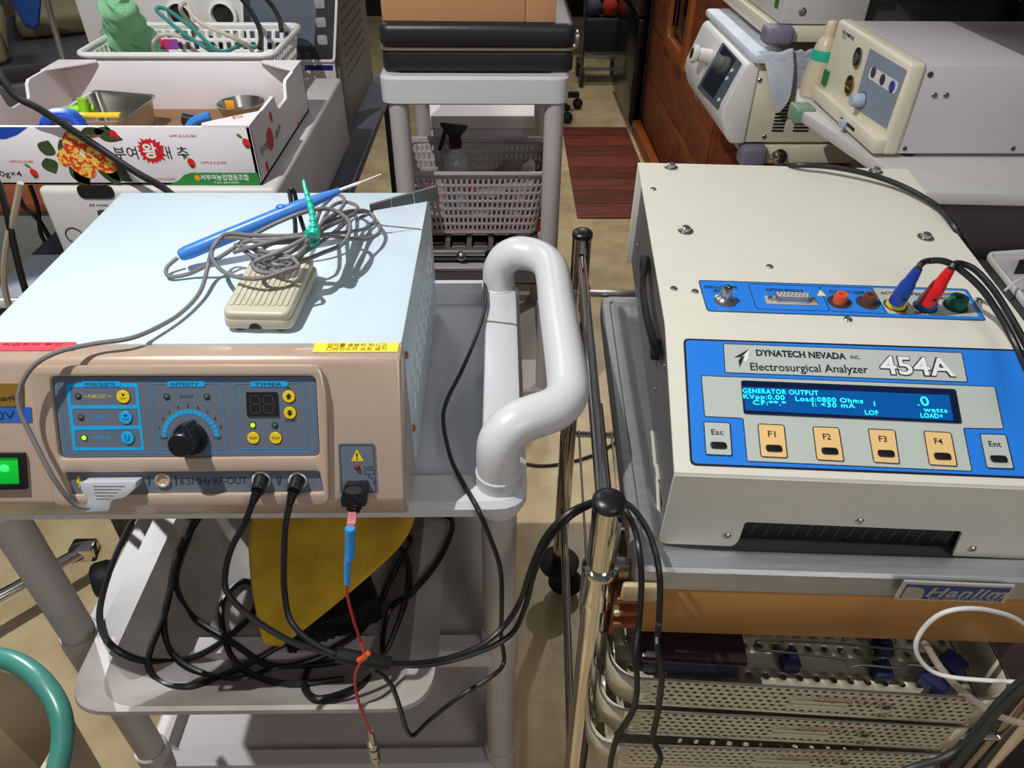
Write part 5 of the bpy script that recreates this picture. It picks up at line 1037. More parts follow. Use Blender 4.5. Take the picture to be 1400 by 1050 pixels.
# endoscopy cart shelves with the processor between them
ec = thing('equipment_cart', 'cream-shelved equipment cart with mauve corner bumpers at the right rear', 'cart', (0.85, 2.1, 0))
M_mauve = mat('mauve_bumper', (128, 120, 142), 0.5, var=0.03)
for z0, z1 in ((1.015, 1.050), (0.716, 0.762), (0.25, 0.29)):
    obj('shelf', box((0.655, 1.885, z0), (1.20, 2.44, z1), 0.006), M_beige2, ec)
    for x, y in ((0.645, 1.875), (0.645, 2.42)): obj('corner_bumper', box((x - 0.012, y - 0.01, z0 - 0.003), (x + 0.055, y + 0.045, z1 + 0.003), 0.010, seg=3), M_mauve, ec)
obj('side_post', box((1.205, 1.95, 0.02), (1.25, 2.38, 1.30), 0.006), M_dark, ec)
for x in (0.70, 1.16):
    for y in (1.95, 2.38): obj('caster', lathe([(0.01, -.014), (0.045, -.014), (0.05, 0), (0.045, .014), (0.01, .014)], frame_z((x, y, 0.05), (1, 0, 0)), 18), M_darkgrey, ec); obj('caster_stem', cyl((x, y, 0.06), (x, y, 0.26), 0.014, seg=12), M_beige2, ec)
obj('lock_bolt', lathe([(0.022, 0), (0.022, 0.006), (0.016, 0.008), (0.016, 0.018), (0.008, 0.022)], frame_z((0.735, 1.885, 0.735), (0, -1, 0)), 20), M_chrome, ec)
pr = thing('video_processor', 'cream video processor with a slanted dark screen, on the middle shelf of the equipment cart', 'medical device', (0.85, 2.1, 0.762))
FY = Matrix(((1, 0, 0, 0), (0, 0, -1, 0), (0, 1, 0, 0), (0, 0, 0, 1)))    # polygon (x, z), extruded towards -y
obj('housing', prism([(0.636, 0.770), (1.12, 0.770), (1.12, 0.964), (0.636, 0.964)], -2.355, -1.892, FY, bv=0.004), M_beige2, pr)
obj('front_bezel', prism([(0.640, 0.968), (0.612, 0.968), (0.602, 0.960), (0.568, 0.862), (0.566, 0.835), (0.584, 0.790), (0.602, 0.768), (0.640, 0.768)], -2.36, -1.886, FY, bv=0.006, seg=3), M_white, pr)
FPn = Frame((0.602, 2.36, 0.960), (0, -1, 0), (0.034, 0, 0.098))
sf_ = obj('screen_frame', prism(rpoly(FPn.ps([(989, 58), (1015, 87), (981, 149), (954, 120)]), 0.004, 3), 0, 0.002, FPn.M()), mat('slate_bezel', (84, 92, 104), 0.4, var=0), pr)
obj('screen', prism(FPn.ps([(991, 63), (1007, 81.5), (976, 135), (959.5, 117)]), 0.002, 0.0028, FPn.M()), mat('dark_screen', (40, 46, 52), 0.12, var=0), sf_)
for px, py in ((1002, 97), (995, 108), (984, 137)): a, c = FPn.p(px, py); obj('button', cyl(FPn.w(a, c, 0.002), FPn.w(a, c, 0.005), 0.005, seg=12), M_white, sf_)
k0 = FPn.wp(972, 78, 0); obj('probe_socket', join(cyl(k0, k0 + V((-0.045, 0, 0.008)), 0.020, 0.018, 20, bv=0.003), cyl(k0 + V((-0.040, 0, 0.007)), k0 + V((-0.055, 0, 0.010)), 0.024, 0.024, 20, bv=0.003)), M_white, pr)
obj('socket_hole', cyl(k0 + V((-0.0548, 0, 0.010)), k0 + V((-0.0560, 0, 0.0102)), 0.014, seg=18), M_dark, pr)
for j in range(3):
    for i in range(14):
        x = 0.705 + j * 0.055
        if 1: obj('vent_slot', box((x, 1.8895, 0.800 + i * 0.0085), (x + 0.040 - (0.010 if j == 0 else 0), 1.893, 0.8035 + i * 0.0085)), M_dark, pr)
FPs = Frame((0.636, 1.892, 0.770), (1, 0, 0), (0, 0, 1))
for px, py in ((1039, 110), (1045, 187)): screw(FPs, px, py, 0.006, pr, M_steel)
ud = thing('upper_device', 'off-white device with vent slots on the top shelf of the equipment cart', 'medical device', (0.9, 2.1, 1.05))
obj('housing', box((0.668, 1.895, 1.053), (0.872, 2.34, 1.20), 0.006), M_offwhite, ud)
for j in range(2):
    for i in range(16): obj('vent_slot', box((0.762 + i * 0.0095, 1.8925, 1.112 + j * 0.026), (0.767 + i * 0.0095, 1.896, 1.132 + j * 0.026)), M_dark, ud)
obj('screw', lathe([(0.009, 0), (0.009, 0.003), (0.005, 0.005), (0.003, 0.002)], frame_z((0.715, 1.895, 1.082), (0, -1, 0)), 16), M_steel, ud)
obj('green_switch', box((0.6655, 1.93, 1.08), (0.669, 1.955, 1.115), 0.001), mat('deep_green_plastic', (24, 110, 56)), ud)
# absorbent pad draped over the processor, bubble wrap behind
M_pad = mat('pale_blue_pad', (224, 228, 236), 0.8, var=0, scale=14, rgb2=(196, 210, 226), bump=0.8, bscale=120)
pd = thing('absorbent_pad', 'pale blue absorbent pad draped over the corner of the video processor', 'pad', (0.67, 1.87, 0.97))
obj('hanging_flap', patch(Y((1042, 72, 1.872), (1049, 100, 1.868), (1055, 135, 1.866), (1062, 153, 1.866)), Y((1084, 66, 1.874), (1085, 100, 1.868), (1079, 135, 1.866), (1065, 154, 1.866)), 18, 18, 0.004, 90), M_pad, pd, solid=0.006)
obj('top_strip', box((0.615, 1.868, 0.9695), (0.700, 2.40, 0.992), 0.008), M_pad, pd)
bw = obj('bubble_wrap', patch(Y((1080, 68, 1.888), (1080, 100, 1.886), (1082, 128, 1.884)), Y((1122, 66, 1.888), (1120, 100, 1.886), (1112, 126, 1.884)), 20, 20, 0.003, 260), mat('bubble_film', (190, 192, 204), 0.18, var=0, bump=1, bscale=90), solid=0.006)
tag(bw, 'bubble wrap hanging between the pad and the cream bottle', 'bubble wrap')
obj('corner_guard', box((0.632, 1.575, 0.922), (0.675, 1.628, 0.956), 0.006, seg=3), mat('pale_green_film', (124, 158, 130), 0.35, var=0.1, scale=20), tb, label='pale green corner guard')
# dark equipment behind the light source
de = thing('dark_cabinet', 'dark grey rack unit standing behind the light source', 'rack', (1.3, 1.9, 0))
obj('body', box((1.235 + 0.035, 1.80, 0.02), (2.2, 2.4, 1.30), 0.01), M_darkgrey, de); obj('slot_panel', box((1.30, 1.796, 0.98), (1.62, 1.801, 1.03), 0.001), M_dark, de)
obj('added_shade_board', box((0.745, 1.245, 1.262), (1.62, 1.76, 1.284), 0.003), M_offwhite, tb)  # unseen board above the frame, added to shade the light source's top
for x, y in ((1.59, 1.20), (1.59, 1.72), (1.36, 1.72)): obj('shade_board_post', box((x - 0.012, y - 0.012, 0.95), (x + 0.012, y + 0.012, 1.262 if y > 1.3 else 1.262), 0.002), M_darkgrey, tb)  # posts that only hold up the added shading board
obj('shade_board_bracket', box((1.56, 1.188, 1.262), (1.62, 1.27, 1.284), 0.002), M_offwhite, tb)  # joins the added board to its near post
dd_ = thing('dark_device', 'dark grey device with a recessed slot beside the off-white one on the top shelf', 'medical device', (1.1, 2.1, 1.05))
obj('housing', box((0.885, 1.93, 1.053), (1.196, 2.40, 1.30), 0.005), mat('charcoal_enamel', (58, 56, 54), 0.6, var=0.03), dd_); obj('slot_panel', box((0.93, 1.926, 1.10), (1.10, 1.931, 1.135), 0.001), M_dark, dd_)
# side stand with white charging tray
ss = thing('side_cabinet', 'dark mauve-grey low cabinet right of the steel cart', 'cabinet', (1.0, 0.85, 0))
obj('body', box((0.775, 0.62, 0.03), (1.45, 1.06, 0.835), 0.006), mat('dark_mauve_enamel', (96, 78, 80), 0.5, var=0.04), ss); obj('top', box((0.77, 0.615, 0.8352), (1.46, 1.07, 0.846), 0.003), M_darkgrey, ss)
zt = 0.846
ht = thing('white_tray', 'shallow white plastic tray with a black socket at the right edge', 'tray', at(1390, 385, z=zt))
FZ = flat(zt + 0.0005)
po = FZ.ps([(1345, 352), (1470, 343), (1560, 425), (1405, 430)])
pi_ = FZ.ps([(1351, 355), (1462, 348), (1545, 420), (1408, 424)])
obj('tray_body', prism(rpoly(pi_, 0.010, 4), 0, 0.004, FZ.M()), M_ls, ht)
obj('tray_rim', plate([rpoly(po, 0.014, 5), rpoly(pi_, 0.010, 5)[::-1]], 0.012, FZ.M(), 0.003), M_white, ht)
obj('socket', prism(rpoly(FZ.ps([(1389, 365), (1420, 363), (1430, 377), (1384, 378)]), 0.003, 3), 0.004, 0.014, FZ.M(), bv=0.001), M_black, ht)
tag(obj('white_cable', tube([at(1440, 372, z=0.875), at(1402, 379, z=0.874), at(1388, 386, z=0.872), at(1374, 397, z=0.868)], 0.0022, 8, 5), M_white), 'short white cord lying over the edge of the white tray', 'cable')

# ================================================================== left rear
lb_ = thing('dark_bench', 'dark slate bench with a white front edge, under the devices at the left rear', 'bench', (-0.6, 1.7, 0))
obj('bench_top', box((-0.895, 1.105, 0.757), (-0.335, 2.46, 0.780), 0.002), mat('slate_laminate', (92, 96, 108), 0.5, var=0.12, scale=9), lb_)
obj('edge_strip', box((-0.897, 1.098, 0.762), (-0.335, 1.1045, 0.779), 0.001), M_white, lb_)
for x in (-0.87, -0.36):
    for y in (1.14, 2.42): obj('leg', box((x - 0.015, y - 0.015, 0), (x + 0.015, y + 0.015, 0.757), 0.002), M_darkgrey, lb_)
obj('lower_panel', box((-0.86, 1.30, 0.30), (-0.37, 2.40, 0.32)), M_darkgrey, lb_)
# low white device under the fruit carton
wu = thing('white_device', 'long white device with a black oval grip hole, under the printed fruit carton', 'medical device', (-0.575, 1.5, 0.78))
obj('housing', box((-0.775, 1.172, 0.789), (-0.375, 1.822, 0.9505), 0.010, seg=3), M_offwhite, wu)
for x in (-0.74, -0.41):
    for y in (1.2, 1.79): obj('rubber_foot', cyl((x, y, 0.7803), (x, y, 0.792), 0.012, seg=12), M_blackm, wu)
FW_ = Frame((-0.775, 1.172, 0.789), (1, 0, 0), (0, 0, 1))
a, c = FW_.p(131, 262); obj('grip_hole', prism(rrect(0.060, 0.024, 0.012, 6), 0, 0.0015, FW_.M() @ Matrix.Translation((a, c, 0))), M_dark, wu)
a, c = FW_.p(143, 292); obj('round_hole', prism(rrect(0.022, 0.014, 0.006, 5), 0, 0.0015, FW_.M() @ Matrix.Translation((a, c, 0))), M_darkgrey, wu)
a, c = FW_.p(102, 322); obj('printed_ring', plate(ring(circ(0, 0, 0.0145, 28), 0.0022), 0.0008, FW_.M() @ Matrix.Translation((a, c, 0))), M_darkgrey, wu)
obj('lettering', txt(FW_, 'EZ mode', (123, 281.5), (148, 281.5), 3), M_darkgrey, wu)
for j in range(8):
    for i in range(10): obj('vent_slot', box((-0.3758, 1.36 + i * 0.036, 0.815 + j * 0.013), (-0.3743, 1.380 + i * 0.036, 0.8185 + j * 0.013)), M_ls, wu)
# fruit carton
JX0, JX1, JY0, JY1, JZ0, JZ1 = -0.888, -0.402, 1.184, 1.575, 0.9515, 1.049
jb = thing('fruit_carton', 'white printed jujube carton without a lid, holding bowls and tools, at the left rear', 'carton', (-0.645, 1.38, JZ0))
obj('carton_floor', box((JX0, JY0, JZ0), (JX1, JY1, JZ0 + 0.004)), M_cardin, jb)
obj('front_wall', box((JX0, JY0, JZ0), (JX1, JY0 + 0.006, JZ1), 0.001), M_card, jb)
obj('back_wall', box((JX0, JY1 - 0.006, JZ0), (JX1, JY1, JZ1), 0.001), M_card, jb)
YZw = Matrix(((0, 0, 1, 0), (1, 0, 0, 0), (0, 1, 0, 0), (0, 0, 0, 1)))
def side_wall(x0, x1, name):
    P = [(JY0, JZ0), (JY1, JZ0), (JY1, JZ1), (1.445, JZ1), (1.435, JZ1 - 0.006), (1.425, JZ1 - 0.028), (1.365, JZ1 - 0.028), (1.352, JZ1 - 0.02), (1.345, JZ1), (JY0, JZ1)]
    return obj(name, prism(P, x0, x1, YZw), M_card, jb)
side_wall(JX1 - 0.006, JX1, 'side_wall'); side_wall(JX0, JX0 + 0.006, 'side_wall')
for (x0, sx) in ((JX1, -1), (JX0, 1)):
    for (y0, sy) in ((JY0, 1), (JY1, -1)):
        pts = [(x0, y0), (x0 + sx * 0.075, y0), (x0 + sx * 0.080, y0 + sy * 0.012), (x0 + sx * 0.060, y0 + sy * 0.030), (x0 + sx * 0.028, y0 + sy * 0.055), (x0, y0 + sy * 0.075)]
        obj('corner_flap', prism(pts, JZ1 - 0.0005, JZ1 + 0.002), M_card, jb)
FJ = Frame((JX0, JY0, JZ0), (1, 0, 0), (0, 0, 1)); FJR = Frame((JX1, JY0, JZ0), (0, 1, 0), (0, 0, 1)); FJI = Frame((JX0 + 0.006, JY1, JZ0), (0, -1, 0), (0, 0, 1)); FJT = flat(JZ1 + 0.002)
def ell(fr, px, py, a, b_, ang, m, name, off=0.0003, par=None, n=20):
    x, y = fr.p(px, py); c_, s_ = cos(radians(ang)), sin(radians(ang))
    pts = [(x + a * cos(t) * c_ - b_ * sin(t) * s_, y + a * cos(t) * s_ + b_ * sin(t) * c_) for t in [2 * pi * k / n for k in range(n)]]
    return obj(name, prism(pts, 0, 0.0003, fr.M(off)), m, par or jb)
def leaf(fr, px, py, L, W_, ang, m, off=0.0002):
    x, y = fr.p(px, py); c_, s_ = cos(radians(ang)), sin(radians(ang)); q = []
    for t in range(11): u_ = t / 10; q.append((u_ * L, W_ * sin(pi * u_ ** 0.8)))
    for t in range(9, 0, -1): u_ = t / 10; q.append((u_ * L, -W_ * sin(pi * u_ ** 0.8)))
    obj('printed_leaf', prism([(x + a * c_ - b_ * s_, y + a * s_ + b_ * c_) for a, b_ in q], 0, 0.0002, fr.M(off)), m, jb)
for px, py, L, W_, an_ in ((82, 190, .050, .016, -72), (95, 225, .042, .014, -58), (106, 226, .045, .013, -88), (140, 222, .052, .016, -40), (130, 215, .060, .014, -62), (128, 178, .045, .012, -20), (110, 182, .040, .009, 5), (75, 232, .0, .0, 0)):
    if L: leaf(FJ, px, py, L, W_, an_, M_leaf)
leaf(FJ, 62, 212, .028, .014, 60, M_leaf); leaf(FJ, 62, 216, .028, .014, -75, M_leaf)
M_ap = [mat('jujube_print', (228, 196, 74)), mat('red_jujube_print', (214, 60, 36), 0.5, var=0, scale=140, rgb2=(232, 196, 80), hard=True)]
for k, (px, py, a, b_, an_) in enumerate(((98, 195, .020, .014, 70), (92, 214, .020, .014, 40), (118, 198, .017, .015, 0), (112, 226, .024, .017, -50), (140, 222, .023, .016, -30), (128, 212, .014, .010, 20))):
    ell(FJ, px, py, a, b_, an_, M_ap[k % 2], 'printed_jujube', 0.0005 + 0.0001 * k)
for px, py in ((156, 184.5), (262, 223), (337, 196), (47, 237)):
    ell(FJ, px, py, .0085, .0060, 105, M_red, 'printed_jujube'); ell(FJ, px + 1, py + 4, .0035, .0028, 100, M_leaf, 'printed_jujube', 0.0006); leaf(FJ, px - 14, py - 13, .012, .0025, -40, M_green)
M_bk = mat('black_print', (30, 26, 28), 0.5, var=0)
obj('lettering', txt(FJ, '부여', (158, 216), (190, 216), 13.5), M_bk, jb); obj('lettering', txt(FJ, '대 추', (221, 216), (260, 216), 13.5), M_bk, jb)
sp0 = FJ.p(207, 206); pts = []
for k in range(36): r_ = (0.0180 if k % 2 else (0.0205 + 0.004 * ((k * 7) % 5) / 4)); pts.append((sp0[0] + r_ * cos(2 * pi * k / 36), sp0[1] + r_ * sin(2 * pi * k / 36)))
obj('red_splash', prism(pts, 0, 0.0003, FJ.M(0.0003)), M_red, jb); obj('lettering', txt(FJ, '왕', (198, 214), (217, 214), 15, bold=0.03, off=0.0008), M_white_ink, jb)
M_dr = mat('faded_red_ink', (206, 110, 116), 0.6, var=0)
for x0, x1, y in ((232, 268, 187), (275, 310, 223.5), (215, 240, 246), (116, 139, 187), (13, 46, 222)): obj('lettering', txt(FJ, 'APPLE JUJUBE', (x0, y), (x1, y), 3), M_dr, jb)
gq = [FJ.p(*q) for q in ((232, 252.8), (245, 246), (252, 239), (262, 236), (352, 236.2), (356.5, 252.8))]
obj('green_band', prism(gq, 0, 0.0003, FJ.M(0.0001)), M_green, jb)
obj('lettering', txt(FJ, '서부여농업협동조합', (275, 245.6), (341, 245.6), 6.2, bold=0.01), M_white_ink, jb); obj('lettering', txt(FJ, 'T.041-835-8000', (293, 250.6), (327, 250.6), 2.4), M_white_ink, jb)
ell(FJ, 270, 243, .0045, .005, 0, mat('orange_print', (236, 150, 40), 0.5, var=0), 'printed_emblem')
obj('lettering', txt(FJ, '500g×4', (-14, 241), (31, 241), 7.5), M_bk, jb)
obj('blue_corner', prism([FJ.p(*q) for q in ((-90, 173.5), (38, 173.5), (24, 184), (8, 190), (-90, 191))], 0, 0.0003, FJ.M(0.0001)), mat('royal_blue_print', (30, 70, 170), 0.5, var=0), jb)
obj('lettering', txt(FJR, '부여', (357, 215), (366, 204), 12), M_bk, jb); obj('lettering', txt(FJR, '대추', (377, 193), (384, 176), 12), M_bk, jb)
ell(FJR, 369, 190, .020, .019, 0, M_red, 'red_splash')
for px, py in ((370, 160), (365, 228), (408, 173)): ell(FJR, px, py, .010, .006, 100, M_red, 'printed_jujube', 0.0006)
for px, py in ((6, 140), (44, 138), (90, 135)): ell(FJI, px, py, .008, .005, 70, M_red, 'printed_jujube')
obj('lettering', txt(FJT, '왕대추', (318, 163), (333, 161.5), 4), M_red, jb)
# things in the carton
def open_pan(name, label, cat, corners, z0, z1, inset, m, extra=None):
    c = V((sum(q[0] for q in corners) / 4, sum(q[1] for q in corners) / 4)); t = thing(name, label, cat, (c.x, c.y, z0)); b = B(); rings = []
    for s, z in ((inset, z0), (0.97, z1 - 0.002), (1.03, z1), (1.03, z1 + 0.0015), (0.965, z1), (inset - 0.02, z0 + 0.0015)):
        q = rpoly([tuple(c + (V(k) - c) * s) for k in corners], 0.018, 5); rings.append([b.verts.new((x, y, z)) for x, y in q])
    for a_, d_ in zip(rings, rings[1:]):
        n = len(a_)
        for k in range(n): b.faces.new((a_[k], a_[(k + 1) % n], d_[(k + 1) % n], d_[k]))
    b.faces.new(rings[-1]); b.faces.new(rings[0][::-1]); bmesh.ops.recalc_face_normals(b, faces=b.faces); obj('pan_body', b, m, t); return t
zp = 1.012
open_pan('steel_pan', 'rectangular stainless steel pan standing in the fruit carton', 'pan', [tuple(at(*q, z=zp).xy) for q in ((62, 166), (168, 166), (214, 131), (128, 124))], JZ0 + 0.0045, zp, 0.86, M_steel)
bo = thing('steel_bowl', 'small round steel bowl at the right end of the fruit carton', 'bowl', (-0.50, 1.40, JZ0 + 0.0045))
bc_ = at(327, 142, z=0.99); obj('bowl_body', lathe([(0.024, 0), (0.040, 0.012), (0.048, 0.034), (0.051, 0.035), (0.046, 0.034), (0.038, 0.013), (0.0005, 0.003)], Matrix.Translation((bc_.x, bc_.y + 0.01, JZ0 + 0.0047)), 28), M_steel, bo)
tag(obj('yellow_tag', box((bc_.x - 0.026, bc_.y - 0.006, JZ0 + 0.030), (bc_.x - 0.008, bc_.y - 0.002, JZ0 + 0.046), 0.001), mat('orange_yellow_label', (236, 168, 40), 0.5, var=0)), 'small orange-yellow tag standing in the round steel bowl', 'tag')
def on(px, py, z): q = at(px, py, z=z); return q
q = on(258, 152, 1.0); tag(obj('black_knob', join(cyl((q.x, q.y, JZ0 + .005), (q.x, q.y, JZ0 + .032), 0.010, seg=16), cyl((q.x - .012, q.y, JZ0 + .034), (q.x + .014, q.y - .004, JZ0 + .030), 0.013, seg=16)), M_black), 'black knob lying in the middle of the fruit carton', 'stopper')  # a black knob lying in the carton
q = on(273, 166, 1.0); tag(obj('blue_handle', tube([q + V((-.03, -.005, -.02)), q + V((-.01, .0, 0)), q + V((.018, .008, .008))], 0.008, 10, 5), M_blue), 'blue plastic handle right of the steel pan', 'tool')  # a blue handle beside the pan
q = on(84, 163, 1.03); tag(obj('blue_strap', tube([q + V((-.035, .0, -.02)), q + V((-.02, 0, .002)), q + V((0, 0, .008)), q + V((.022, 0, .004)), q + V((.032, 0, -.02))], 0.011, 10, 5, sy=1.0, sx=1.2), mat('cobalt_strap', (24, 74, 178), 0.5, var=0)), 'cobalt blue strap bunched at the left of the steel pan', 'strap')
q = on(130, 160, 1.028); tag(obj('yellow_stick', box((q.x - .065, q.y - .006, q.z), (q.x + .045, q.y + .006, q.z + .007), 0.002), M_yellow), 'yellow plastic stick lying across the steel pan', 'stick')
q = on(110, 152, 1.02)
tag(obj('green_tube', join(cyl(q + V((-.03, 0, 0)), q + V((.02, .014, .002)), 0.008, seg=14), cyl(q + V((.008, .0, 0)), q + V((.010, .002, .022)), 0.009, seg=14)), mat('lime_plastic', (140, 206, 30), 0.4, var=0)), 'lime green tube pieces in the steel pan', 'tube')
# wide white steriliser
sz = thing('sterilizer', 'wide off-white tabletop sterilizer with a dark screen panel, behind the fruit carton', 'medical device', (-0.7, 2.15, 0.78))
SY = 1.905
M_brown = mat('brown_grey_enamel', (112, 102, 92), 0.5, var=0.04)
obj('housing', box((-0.985, SY + 0.012, 0.785), (-0.395, 2.40, 1.34), 0.008), M_brown, sz)
obj('front_panel', box((-0.99, SY, 0.785), (-0.405, SY + 0.012, 1.34), 0.005), M_offwhite, sz)
for x in (-0.8, -0.45):
    for y in (1.96, 2.34): obj('rubber_foot', cyl((x, y, 0.7803), (x, y, 0.787), 0.015, seg=12), M_blackm, sz)
FSz = Frame((-0.99, SY, 0.785), (1, 0, 0), (0, 0, 1))
kp = obj('control_panel', prism(rpoly(FSz.ps([(331, -60), (461, -60), (455.5, 81), (336, 80)]), 0.008, 4), 0, 0.004, FSz.M(), bv=0.001), mat('charcoal_panel', (58, 56, 60), 0.3, var=0), sz)
obj('panel_trim', plate(ring(rpoly(FSz.ps([(329, -62), (463, -62), (457, 83), (334, 82)]), 0.008, 4), 0.006), 0.005, FSz.M(), 0.001), M_white, sz)
obj('screen', prism(FSz.ps([(341, -50), (437, -50), (430, 62), (345, 60)]), 0.004, 0.005, FSz.M()), mat('blue_grey_screen', (96, 104, 118), 0.1, var=0), kp)
for px, py in ((437.5, 4), (439.5, 30), (441.5, 54)): a, c = FSz.p(px, py); obj('button', prism(rrect(0.024, 0.022, 0.006, 4), 0.004, 0.007, FSz.M() @ Matrix.Translation((a, c, 0)), bv=0.001), mat('pale_button', (150, 150, 154), 0.4, var=0), kp)
obj('blue_label', prism(FSz.ps([(417, 89), (455, 89), (455, 96), (417, 96)]), 0, 0.001, FSz.M()), mat('navy_label', (24, 30, 96), 0.4, var=0), sz)
for px in (247, 306):
    a, c = FSz.p(px, 20); M = FSz.M() @ Matrix.Translation((a, c, 0)); obj('port_ring', lathe([(0.034, 0), (0.033, 0.012), (0.026, 0.014), (0.024, 0.003), (0.0003, 0.003)], M, 28, cap=False), M_white, sz)
    obj('port_hole', lathe([(0.0238, 0.003), (0.0238, 0.0042)], M, 24), M_dark, sz)
for j in range(14):
    for i in range(7): obj('vent_slot', box((-0.3956, 2.0 + i * 0.045, 0.90 + j * 0.026), (-0.3935, 2.022 + i * 0.045, 0.905 + j * 0.026)), M_darkgrey, sz)
# white basket with green cloth and tubing
basket('plastic_basket', 'white slotted plastic basket with tubing and a green cloth, behind the fruit carton', -0.660, 1.722, 0.9512, 0.392, 0.262, 0.105, 0.018, M_white, 20, 12, 4, rim=0.006)
M_gc = mat('mint_cloth', (160, 222, 172), 0.95, var=0, scale=20, rgb2=(128, 196, 142), bump=1.0, bscale=300)
gc = thing('green_cloth', 'mint green towel bunched in the left end of the white basket', 'towel', (-0.80, 1.70, 0.97))
def lump(pts, radii, m, parent, name, amp=0.006, seed=0):
    b = tube(pts, 0.03, 32, 20, radii=[radii[int(i)] * (1 - i % 1) + radii[min(int(i) + 1, len(radii) - 1)] * (i % 1) for i in [j * (len(radii) - 1) / 60 for j in range(61)]])
    for v_ in b.verts: v_.co += V((sin(v_.co.z * 120 + seed + v_.co.x * 60), cos(v_.co.x * 110 + seed + v_.co.z * 50), sin(v_.co.y * 100 + v_.co.z * 60))) * amp
    return obj(name, b, m, parent)
lump([on(176, 74, 1.0), on(172, 45, 1.06), on(163, 15, 1.12), on(158, -8, 1.16)], [.045, .050, .040, .036, .030, .012], M_gc, gc, 'upright_fold')
lump([on(150, 78, 0.99), on(185, 62, 1.03), on(212, 52, 1.045)], [.03, .045, .048, .04, .02], M_gc, gc, 'side_fold', seed=2)
def tb_(name, pts, r, m, lab, cat='tube'): return tag(obj(name, tube([on(*q) for q in pts], r, 8, 6), m), lab, cat)
M_tealtube = mat('teal_tubing', (58, 134, 128), 0.3, var=0); M_cl = mat('cloudy_tubing', (196, 192, 176), 0.3, var=0)
tb_('teal_tubing', [(300, 75, 1.0), (285, 68, 1.04), (250, 45, 1.07), (222, 22, 1.10), (214, 12, 1.11), (228, 13, 1.11), (262, 38, 1.08), (300, 70, 1.04), (330, 62, 1.04), (358, 66, 1.03), (352, 74, 1.0)], 0.0042, M_tealtube, 'teal plastic tube looping over the white basket')
tb_('clear_tubing', [(212, 78, 1.0), (208, 60, 1.05), (220, 48, 1.06), (248, 50, 1.06), (300, 68, 1.03)], 0.0045, M_cl, 'cloudy tube arching low at the left of the white basket')
tb_('clear_tubing', [(270, 40, 1.06), (250, 20, 1.10), (247, 8, 1.12), (256, 6, 1.12), (272, 30, 1.09), (320, 52, 1.06), (345, 70, 1.02), (332, 80, 0.98)], 0.0045, M_cl, 'cloudy tube forming a tall narrow loop in the white basket')
for k, (px, py, r_) in enumerate(((283, 68, .024), (258, 60, .018), (298, 72, .02), (266, 42, .014))):
    q = on(px, py, 0.99 + 0.012 * (k % 2)); tag(obj('tube_clamp', join(ball((q.x, q.y, q.z), r_, 14, sc=(1, 1, .7)), cyl((q.x, q.y, q.z), (q.x + .02, q.y - .01, q.z + .03), .007, seg=10)), (M_black, M_steel, M_black, M_steel)[k]), ('large black rubber bulb in the white basket', 'steel fitting left of the black bulbs in the white basket', 'smaller black rubber bulb near the basket front', 'steel clamp at the back of the white basket')[k], 'fitting')
q = on(232, 62, 1.0); tag(obj('clear_cup', lathe([(0.024, 0), (0.032, 0.055), (0.030, 0.055), (0.022, 0.003)], Matrix.Translation((q.x, q.y, 0.975)), 22), mat('clear_plastic', (196, 208, 206), 0.15, var=0, alpha=0.5)), 'clear plastic cup beside the green towel', 'cup')
q = on(232, 76, 0.99); tag(obj('blue_red_packet', join(box((q.x - .035, q.y - .01, .958), (q.x - .006, q.y + .02, 1.03), .002), box((q.x - .005, q.y - .01, .958), (q.x + .03, q.y + .02, 1.028), .002)), mat('blue_packet', (62, 80, 190), 0.4, var=0, scale=20, rgb2=(196, 44, 90))), 'small blue and red packet at the front of the white basket', 'packet')
for k, p_ in enumerate(([(322, -12), (338, 8), (352, 32), (357, 50), (355, 66)], [(355, -12), (372, 8), (382, 26), (385, 42)])):
    tag(obj('black_cable', tube([at(a, c, y=1.80 - 0.03 * i) for i, (a, c) in enumerate(p_)], 0.0055, 8, 5), M_cable), ('black cable hanging into the white basket in front of the screen', 'black cable hanging at the right end of the white basket')[k], 'cable', 'black cables over the white basket')
# thick black cable across the carton
tag(obj('black_cable', tube([at(-30, 55, y=1.22), at(-5, 95, y=1.18), at(20, 130, y=1.165), at(52, 148, y=1.168), at(90, 172, y=1.172), at(140, 205, y=1.17), at(185, 235, y=1.15), at(225, 258, y=1.12), at(255, 285, y=1.05)], 0.0058, 10, 5), M_cable), 'thick black cord crossing diagonally in front of the fruit carton', 'cable')
for k, (p_, m, r_) in enumerate((([(-10, 235), (6, 275), (18, 330), (30, 380), (42, 420)], M_cable, .0052), ([(28, 250), (20, 290), (8, 340), (6, 390), (16, 430)], mat('beige_cord', (168, 152, 130), 0.5, var=0), .0048), ([(25, 262), (32, 282), (52, 300), (66, 322), (80, 345)], M_cable, .0045), ([(40, 250), (52, 285), (56, 320), (72, 345)], M_cable, .004))):
    tag(obj('hanging_cable', tube([at(a, c, y=1.02 if k < 2 else 1.35) for a, c in p_], r_, 8, 5), m), ('black cord hanging at the left edge beside the white unit', 'beige cord hanging at the left edge beside the black one', 'black cord curving onto the slate bench edge', 'thin black cord hanging behind the curved one')[k], 'cable')
